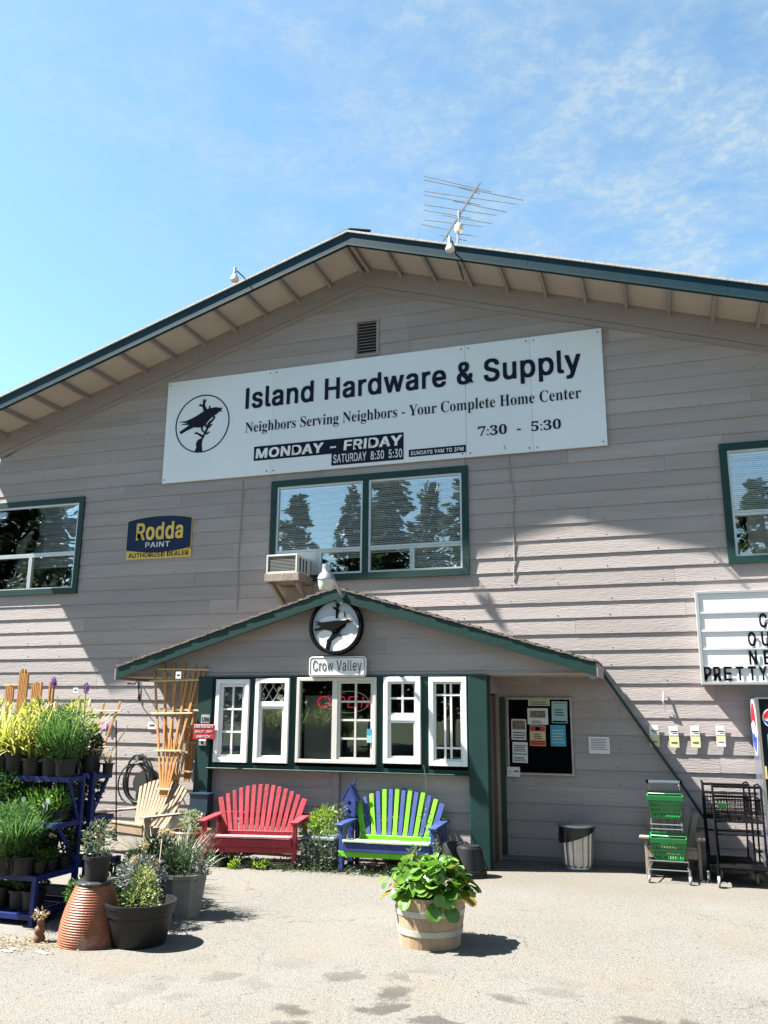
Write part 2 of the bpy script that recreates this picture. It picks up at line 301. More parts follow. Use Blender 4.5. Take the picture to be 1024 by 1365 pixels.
    v4 = N(t, 'ShaderNodeTexVoronoi', voronoi_dimensions='2D', feature='DISTANCE_TO_EDGE'); v4.inputs['Scale'].default_value = .42
    m4 = N(t, 'ShaderNodeVectorMath', operation='MULTIPLY_ADD'); m4.inputs[1].default_value = (.5,.5,.5); t.links.new(n0.outputs['Color'], m4.inputs[0]); t.links.new(co.outputs['Object'], m4.inputs[2]); t.links.new(m4.outputs[0], v4.inputs['Vector'])
    cm = N(t, 'ShaderNodeMath', operation='MULTIPLY'); t.links.new(rg(v4.outputs['Distance'], .004, .0015), cm.inputs[0]); t.links.new(rg(nz(.9, 3, .5), .5, .6), cm.inputs[1])
    out = mi(cm.outputs[0], out, (.03,.027,.023), .75)
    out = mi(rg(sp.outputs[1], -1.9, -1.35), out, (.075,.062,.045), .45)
    t.links.new(out, p.inputs['Base Color'])
    bp = N(t, 'ShaderNodeBump'); bp.inputs['Strength'].default_value = .6; bp.inputs['Distance'].default_value = .006; t.links.new(v.outputs['Distance'], bp.inputs['Height']); t.links.new(bp.outputs[0], p.inputs['Normal'])
    return m
def wr(t, s, a, b, dist, lim):
    n = N(t, 'ShaderNodeMapRange'); n.inputs[1].default_value = a; n.inputs[2].default_value = b; t.links.new(s, n.inputs[0])
    c = N(t, 'ShaderNodeMath', operation='LESS_THAN'); c.inputs[1].default_value = lim; t.links.new(dist, c.inputs[0])
    m = N(t, 'ShaderNodeMath', operation='MULTIPLY'); t.links.new(n.outputs[0], m.inputs[0]); t.links.new(c.outputs[0], m.inputs[1]); return m.outputs[0]
gm = groundmat()
g = MB(); NX = 60
xs = [-600,-200,-60]+[-30+i for i in range(61)]+[60,200,600]; ys = [-600,-200,-80]+[-40+i for i in range(71)]+[80,300,600]
nv = len(xs)
g.add([(x, y, 0) for y in ys for x in xs], [(j*nv+i, j*nv+i+1, (j+1)*nv+i+1, (j+1)*nv+i) for j in range(len(ys)-1) for i in range(nv-1)])
tag(g.build('ground', gm), kind='structure')
grass_m = mat('added dark grass', (.05,.075,.02), .95, var=.4, scale=1.5, bump=.6, bscale=30)
mb = MB(); rr = random.Random(2); pe = [(-70,-17),(-40,-15.5),(-20,-16.5),(-8,-15.5),(4,-16.2),(16,-15.4),(40,-16.5),(70,-17)]
mb.add([(x, y, .004) for x, y in pe]+[(x, -120, .004) for x, y in pe], [(i, i+8, i+9, i+1) for i in range(7)]); tag(mb.build('added_grass_verge', grass_m), kind='structure')  # unseen dark ground added behind the camera to cut bounce onto the facade
# ------------------------------------------------------------------ text
import os
FONT = None
try:
    _fp = os.path.join(bpy.utils.system_resource('DATAFILES'), 'fonts', 'Inter.woff2')
    if os.path.exists(_fp): FONT = bpy.data.fonts.load(_fp)
except Exception: FONT = None
CAPS = {}
def capheight(ser):
    if ser not in CAPS:
        cu = bpy.data.curves.new('t', 'FONT'); cu.body = chr(0x1D400+7) if ser else 'H'
        if FONT and not ser: cu.font = FONT
        o = bpy.data.objects.new('t', cu); COL.objects.link(o); me = bpy.data.meshes.new_from_object(o.evaluated_get(bpy.context.evaluated_depsgraph_get()))
        CAPS[ser] = max(v.co.y for v in me.vertices); bpy.data.objects.remove(o); bpy.data.curves.remove(cu); bpy.data.meshes.remove(me); print('CAP', ser, CAPS[ser])
    return CAPS[ser]
def text(s, name, mat_, parent, x0, x1, z0, z1, yf, bold=0., shear=0., ext=.003, capsonly=True, split=False, cond=False):
    """lettering fitted between x0..x1; z0 baseline, z1 height of capitals; yf = distance in front of the wall"""
    if FONT and not any(ord(c) > 0x1000 for c in s): s = s.replace('I', chr(0x399))   # plain unserifed capital I
    cu = bpy.data.curves.new('t', 'FONT'); cu.space_character = 1.07 if not any(ord(c) > 0x1000 for c in s) else 1.0; cu.body = s; ser = any(ord(c) > 0x1000 for c in s); cu.font = (cu.font if ser or not FONT else FONT); cu.offset = bold if ser else 0; cu.resolution_u = 3; cu.shear = shear; cu.extrude = 0
    o = bpy.data.objects.new('t', cu); COL.objects.link(o)
    dg = bpy.context.evaluated_depsgraph_get(); me = bpy.data.meshes.new_from_object(o.evaluated_get(dg))
    bpy.data.objects.remove(o); bpy.data.curves.remove(cu)
    X = [v.co.x for v in me.vertices]; a, b = min(X), max(X)
    cap = capheight(ser)
    bm = bmesh.new(); bm.from_mesh(me)
    if not ser and bold > .001:                       # heavier weight: overlapping strikes, each a hair prouder
        ex_ = bold; base_me = me; k = 0
        for dx, dy in ((-1,-1),(1,-1),(1,1),(-1,1),(0,-1),(0,1),(1,0),(-1,0)):
            k += 1; n0 = len(bm.verts); bm.from_mesh(base_me); bm.verts.ensure_lookup_table()
            for v in bm.verts[n0:]: v.co.x += dx*ex_; v.co.y += dy*ex_*.6; v.co.z += .0
            for v in bm.verts[n0:]: v.co.z = k*.04
    bm.verts.ensure_lookup_table()
    ret = bmesh.ops.extrude_face_region(bm, geom=bm.faces[:])
    for v in [e for e in ret['geom'] if isinstance(e, bmesh.types.BMVert)]: v.co.z += 1
    bmesh.ops.recalc_face_normals(bm, faces=bm.faces)
    b0 = parent_base(parent) if parent else Vector()
    for v in bm.verts:
        u = (v.co.x-a)/(b-a); v.co = Vector((x0+u*(x1-x0), -yf-ext*v.co.z, z0+v.co.y/cap*(z1-z0)))-b0
    bmesh.ops.recalc_face_normals(bm, faces=bm.faces)
    if split:
        bm.verts.ensure_lookup_table(); seen = set(); isl = []
        for v in bm.verts:
            if v in seen: continue
            st = [v]; seen.add(v); comp = []
            while st:
                q = st.pop(); comp.append(q)
                for e in q.link_edges:
                    w_ = e.other_vert(q)
                    if w_ not in seen: seen.add(w_); st.append(w_)
            isl.append([min(q.co.x for q in comp), max(q.co.x for q in comp), comp])
        isl.sort(key=lambda a: a[0]); grp = []
        for a in isl:
            if grp and min(a[1], grp[-1][1])-a[0] > .5*min(a[1]-a[0], grp[-1][1]-grp[-1][0]): grp[-1][1] = max(grp[-1][1], a[1]); grp[-1][2] += a[2]
            else: grp.append(a)
        for a in grp:
            ix = {v: i for i, v in enumerate(a[2])}; m2 = bpy.data.meshes.new(name)
            fs = {f for v in a[2] for f in v.link_faces}
            m2.from_pydata([tuple(v.co) for v in a[2]], [], [tuple(ix[v] for v in f.verts) for f in fs]); m2.materials.append(mat_)
            o = bpy.data.objects.new(name, m2); COL.objects.link(o); o.parent = parent
        bm.free(); bpy.data.meshes.remove(me); return None
    bm.to_mesh(me); bm.free(); me.materials.clear(); me.materials.append(mat_); me.name = name
    o = bpy.data.objects.new(name, me); COL.objects.link(o); o.parent = parent
    if len(s) > 1: o['kind'] = 'stuff'
    return o
def serif(s):
    return ''.join(chr(0x1D400+ord(c)-65) if 'A' <= c <= 'Z' else chr(0x1D41A+ord(c)-97) if 'a' <= c <= 'z' else chr(0x1D7CE+ord(c)-48) if '0' <= c <= '9' else c for c in s)
# ------------------------------------------------------------------ siding
H = CAMH
def sid(parent, courses, xl, xr, openings, yf, t=.0155, seed=1, joints=True, ztop=None, m_=None):
    """lapped boards; courses list of (z0, z1); xl(z), xr(z) limits; openings rects (x0,x1,z0,z1)"""
    rr = random.Random(seed)
    for z0, z1 in courses:
        L0, L1, R0, R1 = xl(z0), xl(z1), xr(z0), xr(z1)
        lo, hi = min(L0, L1), max(R0, R1)
        if hi-lo < .08: continue
        cuts = {lo, hi}
        for o in openings:
            if o[2] < z1-.002 and o[3] > z0+.002:
                for x in o[:2]:
                    if lo < x < hi: cuts.add(x)
        if joints:
            x = lo+rr.uniform(1.2, 4.2)
            while x < hi-.6: cuts.add(x); x += rr.uniform(2.4, 4.6)
        cuts = sorted(cuts); tt = t+rr.uniform(-.0015, .002)
        for a, b in zip(cuts, cuts[1:]):
            if b-a < .01: continue
            zz0, zz1 = z0, z1+.012; mid = (a+b)/2; skip = False
            for o in openings:
                if o[0]-.001 <= mid <= o[1]+.001 and o[2] < z1-.002 and o[3] > z0+.002:
                    if o[2] <= z0 and o[3] >= z1: skip = True
                    elif o[2] > z0: zz1 = min(zz1, o[2])
                    else: zz0 = max(zz0, o[3])
            if skip or zz1-zz0 < .004: continue
            def yy(z): return yf+tt*(1-.72*(z-z0)/(z1-z0))
            dz = rr.uniform(-.0025, .0025) if joints else 0; ga = .0012
            al = max(a, xl(zz0)) if a == lo else a; ah = max(a, xl(zz1)) if a == lo else a
            bl = min(b, xr(zz0)) if b == hi else b; bh = min(b, xr(zz1)) if b == hi else b
            al, ah, bl, bh = al+ga, ah+ga, bl-ga, bh-ga
            if bl <= al: continue
            if bh <= ah: ah = bh = (ah+bh)/2
            q = rr.uniform(-.0015, .0015)
            if zz0 != z0: dz = 0
            v = [(al, -yf, zz0), (bl, -yf, zz0), (bl, -yy(zz0)-q, zz0+dz), (al, -yy(zz0)-q, zz0+dz), (ah, -yf, zz1), (bh, -yf, zz1), (bh, -yy(zz1)-q, zz1), (ah, -yy(zz1)-q, zz1)]
            MB().add(v, [(0,1,2,3), (4,7,6,5), (3,2,6,7), (0,3,7,4), (1,5,6,2), (0,4,5,1)]).build('siding_board', m_ or siding, parent)
XA = -3.74                                           # ridge line of both roofs
# upper windows: outer trim rectangles (x0,x1,z0,z1)
WM = (-5.10, -2.30, 1.70+H, 3.136+H); WL = (-10.2, -8.205, 1.68+H, 3.15+H); WR = (.752, 2.4, 1.69+H, 3.138+H)
bld = thing('store_building', 'large grey lap-sided gabled store with teal fascia and three upstairs windows', 'building', (XA, 0, 0))
EX = .1945; zc0 = .149+H-9*EX
def Lz(x): return 6.169+H-.3165*abs(x-XA)             # underside of the eave at the wall
def rake_x(side, drop):
    return lambda z: XA+side*max(0, (6.169+H-drop-z)/.3165)
def clampx(f, lo, hi): return lambda z: max(lo, min(hi, f(z)))
ops = [(w_[0]+.05, w_[1]-.05, w_[2]+.05, w_[3]-.05) for w_ in (WM, WL, WR)]
vent = (-3.875, -3.56, 4.866+H, 5.39+H); ops.append(vent)
courses = [(zc0+k*EX, zc0+(k+1)*EX) for k in range(0, 40)]
sid(bld, courses, clampx(rake_x(-1, .30), -9.9, XA), clampx(rake_x(1, .30), XA, 2.6), ops, 0, seed=3)
bx('foundation', stoneg, bld, -9.9, 2.6, -.008, .25, 0, zc0+.005)
# sheathing, shell
def wallsheet(name, m_, parent, y0, y1, rects, poly_top=None):
    mb = MB()
    for r_ in rects: mb.box(r_[0], r_[1], y0, y1, r_[2], r_[3])
    return mb.build(name, m_, parent)
sh = MB()
bandsx = sorted({-9.88, 2.58, XA, *[o[0] for o in ops], *[o[1] for o in ops], *[-9.88+i*.6 for i in range(21)]}); 
for a, b in zip(bandsx, bandsx[1:]):
    if a < -9.88 or b > 2.58: continue
    mid = (a+b)/2; segs = [(.06, None)]
    zs = sorted([(o[2], o[3]) for o in ops if o[0]-.001 <= mid <= o[1]+.001]); z = .06
    for z0, z1 in zs: sh.box(a, b, .003, .09, z, z0); z = z1
    ta, tb = Lz(a)-.12, Lz(b)-.12
    sh.add([(a,.003,z),(b,.003,z),(b,.09,z),(a,.09,z),(a,.003,ta),(b,.003,tb),(b,.09,tb),(a,.09,ta)], [(0,3,2,1),(4,5,6,7),(0,1,5,4),(1,2,6,5),(2,3,7,6),(3,0,4,7)])
sh.build('sheathing', roomw, bld)
bx('side_wall', siding, bld, -9.9, -9.8, .0, 14, 0, Lz(-9.9)-.05); bx('side_wall', siding, bld, 2.5, 2.6, .0, 14, 0, Lz(2.6)-.05)
mb = MB(); mb.prism([(-9.9,0),(2.6,0),(2.6,Lz(2.6)),(XA,Lz(XA)),(-9.9,Lz(-9.9))], 14, 14.1); mb.build('rear_wall', siding, bld)
bx('upper_floor', roomw, bld, -9.79, 2.49, .1, 13.9, 2.9, 3.0)
for xx in (-6.5, -.8): bx('partition', roomw, bld, xx, xx+.1, .1, 5, 3.001, 5.4)
bx('room_ceiling', roomw, bld, -9.79, 2.49, .1, 13.9, 5.4, 5.45)
nl = MB(); rr = random.Random(12)
for z0, z1 in courses[:31]:
    for k in range(21):
        x = -9.6+k*.6+rr.uniform(-.03,.03); z = z0+.03+rr.uniform(-.006,.006)
        if z > 6.169+H-.36-.3165*abs(x-XA) or any(o[0]-.06 < x < o[1]+.06 and o[2]-.06 < z < o[3]+.06 for o in ops) or rr.random() < .35: continue
        nl.box(x-.005, x+.005, -.0175, -.012, z-.005, z+.005)
tag(nl.build('nail_head', mat('rusty nail', (.07,.045,.03), .8), bld), kind='stuff')
# roof: slabs, fascia, drip edge, lookouts, soffit, frieze
OH = .76; EL, ER = -10.28, 2.95  # overhang and unseen left eave shaped to throw the wall's shadow edges
for s_, xe in ((-1, EL), (1, ER)):
    za, ze = Lz(XA), Lz(xe)
    mb = MB(); y0, y1 = -OH+.02, 14.4
    def quadslab(b0, t0, ya, yb, xa=XA, xb=xe, A=za, B=ze):
        return [(xa,ya,A+b0),(xb,ya,B+b0),(xb,yb,B+b0),(xa,yb,A+b0),(xa,ya,A+t0),(xb,ya,B+t0),(xb,yb,B+t0),(xa,yb,A+t0)]
    FB = [(0,3,2,1),(4,5,6,7),(0,1,5,4),(1,2,6,5),(2,3,7,6),(3,0,4,7)]
    MB().add(quadslab(.045, .075, y0, y1), FB).build('soffit_panel', soff, bld)
    MB().add(quadslab(.077, .16, y0, y1), FB).build('roof', gravel, bld)
    # fascia in three boards
    xs_ = [XA, XA+(xe-XA)*.36, XA+(xe-XA)*.70, xe]
    for a, b in zip(xs_, xs_[1:]):
        a2, b2 = a+.0015*s_, b-.0015*s_; MB().add(quadslab(-.02, .165, -OH-.03, -OH+.018, a2, b2, Lz(a), Lz(b)), FB).build('fascia_board', tealp, bld)
    MB().add(quadslab(.167, .195, -OH-.05, -OH+.06), FB).build('drip_edge', gravel, bld)
    MB().add(quadslab(-.02, .002, -OH-.036, -OH-.0305, XA, xe), FB).build('fascia_lip', greenp, bld)
    MB().add(quadslab(-.235, .043, -.045, -.002), FB).build('frieze_board', trimb, bld)
    MB().add(quadslab(-.315, -.24, -.032, -.002), FB).build('rake_moulding', trimb, bld)
    nlook = 14
    for k in range(nlook):
        x = XA+s_*(.03+.5015*k) if k else XA+s_*.05
        if abs(x-XA) > abs(xe-XA)-.1: break
        z = Lz(x)
        MB().add([(x-.02,-OH+.02,z-.02),(x+.02,-OH+.02,z-.02),(x+.02,-.046,z-.03),(x-.02,-.046,z-.03),(x-.02,-OH+.02,z+.044),(x+.02,-OH+.02,z+.044),(x+.02,-.046,z+.044),(x-.02,-.046,z+.044)], FB).build('lookout', trimb, bld)
bx('gutter', tealp, bld, EL-.12, EL, -OH, 14.3, Lz(EL)+.08, Lz(EL)+.2)
mb = MB()
mb.tube([(XA-.25, -OH+.05, Lz(XA)+.18), (XA+.0, -OH+.05, Lz(XA)+.26), (XA+.3, -OH+.05, Lz(XA)+.18)], .02); mb.build('ridge_flashing', black, bld)
# gable vent: frame and louvres
vx0, vx1, vz0, vz1 = vent
vp = MB(); vp.box(vx0-.02, vx0+.012, -.03, .05, vz0-.01, vz1+.01).box(vx1-.012, vx1+.02, -.03, .05, vz0-.01, vz1+.01).box(vx0+.012, vx1-.012, -.03, .05, vz1-.015, vz1+.01).box(vx0+.012, vx1-.012, -.03, .05, vz0-.01, vz0+.015)
vent_o = vp.build('gable_vent', trimb, bld)
bx('vent_backing', dark, vent_o, vx0+.01, vx1-.01, .05, .06, vz0, vz1)
for k in range(11):
    z = vz0+.03+k*.0455
    MB().add([(vx0+.012,-.025,z-.005),(vx1-.012,-.025,z-.005),(vx1-.012,.02,z+.02),(vx0+.012,.02,z+.02),(vx0+.012,-.025,z+.002),(vx1-.012,-.025,z+.002),(vx1-.012,.02,z+.027),(vx0+.012,.02,z+.027)], FB).build('louvre', trimb, vent_o)
# ------------------------------------------------------------------ windows
def bars(mb, x0, x1, z0, z1, w_, ya, yb, wz=None):
    wz = wz or w_
    mb.box(x0, x0+w_, ya, yb, z0, z1).box(x1-w_, x1, ya, yb, z0, z1).box(x0+w_, x1-w_, ya, yb, z0, z0+wz).box(x0+w_, x1-w_, ya, yb, z1-wz, z1)
def upwin(rect, mull, lights, blinds):
    x0, x1, z0, z1 = rect; mb = MB(); T = .085
    mb.box(x0, x1, -.042, .02, z1-T, z1).box(x0, x1, -.046, .02, z0, z0+T).box(x0, x0+T, -.04, .02, z0+T, z1-T).box(x1-T, x1, -.04, .02, z0+T, z1-T)
    win = mb.build('window', greenp, bld)
    for a, b in mull: bx('mullion', greenp, win, a, b, -.036, .03, z0+T, z1-T)
    for (a, b, c, d) in lights:
        m2 = MB(); bars(m2, a, b, c, d, .028, -.022, .035); m2.build('frame', alum, win)
        bx('pane', glassu, win, a+.024, b-.024, .002, .007, c+.024, d-.024)
    for (a, b, c, d) in blinds:
        m3 = MB(); z = d-.03; k = 0
        m3.box(a+.03, b-.03, .02, .045, d-.05, d-.015)
        while z > c:
            z -= .024; tilt = .0095+.0015*math.sin(k*1.7)
            m3.add([(a+.03,.022,z-tilt),(b-.03,.022,z-tilt),(b-.03,.034,z+tilt),(a+.03,.034,z+tilt)], [(0,1,2,3)]); k += 1
        tag(m3.build('blind', blindm, win), kind='stuff')
    return win
zb, zm, zt = 1.785+H, 2.115+H, 3.05+H
wm = upwin(WM, [(-3.745, -3.665)], [(-5.015,-3.747,zm,zt), (-3.663,-2.385,zm,zt), (-4.42,-4.36,zb,zm-.003), (-4.358,-3.747,zb,zm-.003), (-3.663,-3.06,zb,zm-.003), (-3.057,-2.385,zb,zm-.003)],
      [(-5.015,-3.747,zm-.1,zt), (-3.663,-2.385,zm-.05,zt), (-3.057,-2.385,zb,zm+.02)])
bx('filler_panel', alum, wm, -5.015, -4.422, -.02, .02, zb, zm-.003)
zm2 = 2.29+H
wl = upwin(WL, [], [(-10.1,-8.29,zm2,3.065+H), (-9.1,-8.29,1.757+H,zm2-.003), (-10.1,-9.103,1.757+H,zm2-.003)], [(-10.1,-8.29,2.12+H,3.065+H)])
wr_ = upwin(WR, [], [(.837,2.3,zm2,3.055+H), (.837,2.3,1.77+H,zm2-.003)], [(.837,2.3,zm2-.02,3.055+H)])
bx('curtain', curtain, wr_, .99, 2.2, .02, .035, 1.80+H, zm2-.03)
# things on the left window sill inside (dim shapes)
for k, (x, h_, r_, mm) in enumerate([(-8.98,.16,.05,paperm), (-8.8,.22,.06,paperg), (-8.62,.25,.045,redpr), (-8.5,.27,.05,paperb), (-8.41,.22,.04,bluep), (-9.35,.2,.08,paperm), (-9.55,.15,.05,paperb)]):
    o = MB().lathe([(0,0),(r_,0),(r_*1.05,h_*.6),(r_*.4,h_*.8),(r_*.35,h_),(0,h_)], (x,.2,1.76+H), 10).build('sill_ornament', mm, None, True)
    tag(o, ['small white ornament at the left of the open pane of the left upstairs window', 'pale green vase inside the left upstairs window', 'red bottle standing inside the left upstairs window', 'light blue bottle between red and dark blue ones inside the left upstairs window',
            'dark blue bottle at the right end inside the left upstairs window', 'white ornament behind the left lower pane of the left upstairs window', 'light blue jar at the far left inside the left upstairs window'][k], 'ornament', 'ornaments on the inside sill')
# ------------------------------------------------------------------ entry porch
PY = .80
por = thing('entry_porch', 'gabled enclosed entry porch with green trim, five white windows and shingled roof', 'porch', (XA, -PY, 0))
zg = .43+H; prt = 1.474+H; sl_ = .304
def Pz(x): return prt-sl_*abs(x-XA)
XL, XR = XA-3.01, XA+3.01
pc = [(.47+H+k*EX, .47+H+(k+1)*EX) for k in range(-1, 6)]
pc[0] = (zg, .47+H)
sid(por, pc, clampx(lambda z: XA-(prt-.13-z)/sl_, XL+.02, XA), clampx(lambda z: XA+(prt-.13-z)/sl_, XA, XR-.02), [], PY, t=.014, seed=5)
mb = MB(); mb.prism([(XL+.03, zg+.01), (XR-.03, zg+.01), (XR-.03, zg+.02), (XA, Pz(XA)-.12), (XL+.03, zg+.02)], -PY+.001, -PY+.04); mb.build('gable_sheathing', trimb, por)
for s_, xe in ((-1, XL), (1, XR)):
    za, ze = Pz(XA), Pz(xe)
    def qs(b0, t0, ya, yb, xa=XA, xb=None):
        xb = xe if xb is None else xb; A, B = Pz(xa), Pz(xb)
        return [(xa,ya,A+b0),(xb,ya,B+b0),(xb,yb,B+b0),(xa,yb,A+b0),(xa,ya,A+t0),(xb,ya,B+t0),(xb,yb,B+t0),(xa,yb,A+t0)]
    MB().add(qs(-.155, -.03, -.975, -.945), FB).build('rake_board', greenp, por)
    MB().add(qs(-.165, -.157, -.98, -.94), FB).build('rake_lip', greenp, por)
    MB().add(qs(-.055, -.03, -.943, -.015), FB).build('roof_deck', soff, por)
    # shingle courses, each a row of uneven tabs whose ends show along the rake
    m3 = MB(); n = 24
    for k in range(n):
        x_lo = xe+(XA-xe)*k/n; x_hi = xe+(XA-xe)*(k+1.35)/n
        if s_*(x_hi-XA) < 0: x_hi = XA
        y = -.985+rnd.uniform(-.005, .003)
        while y < -.02:
            wd = rnd.uniform(.09, .22); yb = min(y+wd, -.012); z_ = rnd.uniform(0, .008); ex = rnd.uniform(-.01, .008)*s_
            xl_ = x_lo+ex; A, B = Pz(x_lo), Pz(x_hi)
            m3.add([(xl_,y,A-.02+z_),(x_hi,y,B-.028),(x_hi,yb,B-.028),(xl_,yb,A-.02+z_),(xl_,y,A+.008+z_),(x_hi,y,B-.018),(x_hi,yb,B-.018),(xl_,yb,A+.008+z_)], FB); y = yb+.004
    tag(m3.build('shingle', shing, por), kind='stuff')
    MB().add(qs(-.17, -.03, -.972, -.01, xe, xe+.02*s_), FB).build('eave_board', trimb, por)
for k in range(5): bx('ceiling_panel', soff, por, XL+.03+k*1.19, XL+.03+(k+1)*1.19-.004, -PY+.0, -.02, zg-.012, zg)
# right return below the eave tip
mb = MB(); mb.prism([(XR-.17, zg+.035), (XR-.0, zg+.025), (XR-.0, zg-.06), (XR-.05, zg-.07)], -.96, -.80); mb.build('eave_return', trimb, por)
# posts and green frame
bx('corner_post', greenp, por, -2.156, -1.94, -.87, -.66, 0, zg-.013, .006)
bx('corner_post', greenp, por, -5.60, -5.40, -.87, -.66, 0, zg-.013, .006)
WZ0, WZ1 = -.605+H, .395+H
PW = [(-5.35,-4.895,-.605+H,.385+H), (-4.81,-4.36,-.60+H,.392+H), (-4.257,-3.25,-.585+H,.40+H), (-3.16,-2.715,-.57+H,.40+H), (-2.615,-2.174,-.583+H,.395+H)]
bx('header_board', greenp, por, -5.40, -2.158, -.85, -.76, .402+H, zg-.013)
ex_ = [-5.399]+[v for w_ in PW for v in w_[:2]]+[-2.158]
for a, b in zip(ex_[0::2], ex_[1::2]):
    if b-a > .004: bx('mullion_board', greenp, por, a+.001, b-.001, -.84, -.76, -.625+H, .401+H)
bx('sill_board', greenp, por, -5.40, -2.158, -.845, -.76, -.665+H, -.626+H)
bx('sill_ledge', greenp, por, -5.42, -2.158, -.90, -.80, -.682+H, -.667+H, .003)
pz = [-.684+H-(k+1)*EX for k in range(0, 5)]
pcs = [(max(z, .03), z+EX) for z in pz if z+EX > .05]
sid(por, pcs, lambda z: -5.399, lambda z: -2.158, [], .76, t=.014, seed=8)
bx('batten', trimb, por, -3.80, -3.72, -.80, -.773, .0, -.684+H)
bx('front_sheathing', roomw, por, -5.39, -2.16, -.759, -.72, 0, -.684+H)
# side walls and inside
sid_side = MB()
bx('side_wall', siding, por, -5.58, -5.52, -.66, -.015, 0, zg-.013)
for k in range(11):
    z0 = .05+k*EX; z1 = min(z0+EX, zg-.014)
    for (ya, yb, zlo) in ((-.66, -.60, 0), (-.60, -.07, .20+H+.02), (-.07, -.015, 0)):
        if z1 < zlo: continue
        zz = max(z0, zlo); t1 = .012
        MB().add([(-2.0,ya,zz),(-1.975+t1,ya,zz),(-1.975+t1,yb,zz),(-2.0,yb,zz),(-2.0,ya,z1),(-1.975,ya,z1),(-1.975,yb,z1),(-2.0,yb,z1)], FB).build('side_siding_board', siding, por)
door = bx('door', mat('brown door', (.10,.06,.05), .5, var=.15), por, -2.02, -1.99, -.56, -.11, .02, .20+H)
mb = MB(); mb.box(-2.0, -1.955, -.60, -.562, .0, .215+H).box(-2.0, -1.955, -.108, -.07, .0, .215+H); mb.build('door_jamb', greyw, por)
MB().lathe([(0,0),(.02,0),(.025,.02),(.022,.035),(0,.04)], (0,0,0), 10).build('door_handle', steel, door, True, base=(0,0,0)).location = Vector((-1.985,-.5,.95))-parent_base(door)
bx('corner_board', mat('dark green board', (.018,.04,.036), .5), bld, -1.985, -1.90, -.03, -.001+0, .05, .19+H)
bx('inside_floor', roomw, por, -5.5, -2.05, -.72, -.02, .02, .04)
bx('inside_back', dark, por, -5.5, -2.05, -.03, -.016, .04, zg-.02)
def pwin(i, split=None):
    x0, x1, z0, z1 = PW[i]; fr_ = .055 if i != 2 else .04; mb = MB(); fm = whitep if i != 2 else vinyl
    bars(mb, x0, x1, z0, z1, fr_, -.872, -.79)
    win = mb.build('window', fm, por, bevel=.004)
    return win, x0+fr_, x1-fr_, z0+fr_, z1-fr_
def muntin(win, a, b, m_, wd=.016):
    MB().beam(a, b, .022, wd, (0,-1,0)).build('muntin', m_, win)
def pane(win, a, b, c, d, m_=None): bx('pane', m_ or glassl, win, a, b, -.822, -.818, c, d)
YM = -.832
# 1: two by three lights, inner sash
win, a, b, c, d = pwin(0); mb = MB(); bars(mb, a+.001, b-.001, c+.001, d-.001, .035, -.85, -.80); mb.build('sash', whitep, win); a += .036; b -= .036; c += .036; d -= .036
pane(win, a, b, c, d); muntin(win, ((a+b)/2,YM,c), ((a+b)/2,YM,d), whitep)
for k in (1, 2): muntin(win, (a,YM-.002,c+(d-c)*k/3), (b,YM-.002,c+(d-c)*k/3), whitep)
bx('curtain', mat('net curtain', (.30,.33,.34), .9, var=.5, scale=3), win, a, b, -.80, -.795, c, d)
# 2: leaded diamond top light over plain light
win, a, b, c, d = pwin(1); zr = .09+H; bx('rail', whitep, win, a, b, -.86, -.80, zr-.03, zr+.03); mb = MB(); bars(mb, a+.001, b-.001, c+.001, zr-.031, .03, -.85, -.80); mb.build('sash', whitep, win)
pane(win, a, b, zr+.03, d); pane(win, a+.03, b-.03, c+.03, zr-.06)
wid = b-a; hh = d-zr-.03
mb = MB()
for k in range(-2, 3):
    for s_ in (-1, 1):
        x = (a+b)/2+k*wid/3*1.0
        p0, p1 = (x, zr+.03), (x+s_*hh*.62, d)
        def clip(p, q):
            pts = []
            for t_ in [i/24 for i in range(25)]:
                xx = p[0]+(q[0]-p[0])*t_
                if a <= xx <= b: pts.append((xx, p[1]+(q[1]-p[1])*t_))
            return (pts[0], pts[-1]) if len(pts) > 1 else None
        cc = clip(p0, p1)
        if cc: mb.tube([(cc[0][0],YM,cc[0][1]), (cc[1][0],YM,cc[1][1])], .003, 4)
mb.build('lead_lattice', alum, win)
bx('curtain', MATS.get('net curtain') or mat('net curtain', (.30,.33,.34), .9, var=.5, scale=3), win, a+.03, b-.03, -.80, -.795, c+.03, zr-.031)
# 3: slider, grey curtain left, gridded sash right
win, a, b, c, d = pwin(2); xm = -3.765; bx('meeting_stile', vinyl, win, xm-.035, xm+.03, -.862, -.80, c, d)
pane(win, a, xm-.035, c, d); mb = MB(); bars(mb, xm+.031, b-.001, c+.001, d-.001, .03, -.852, -.80); mb.build('sash', vinyl, win); a2, b2, c2, d2 = xm+.061, b-.031, c+.031, d-.031
pane(win, a2, b2, c2, d2); muntin(win, ((a2+b2)/2,YM,c2), ((a2+b2)/2,YM,d2), vinyl, .022)
for k in (1, 2, 3): muntin(win, (a2,YM-.002,c2+(d2-c2)*k/4), (b2,YM-.002,c2+(d2-c2)*k/4), vinyl)
bx('curtain', mat('grey window shade', (.42,.40,.37), .8, var=.05, spec=.1), win, a+.035, xm-.06, -.772, -.766, c+.003, .19+H)
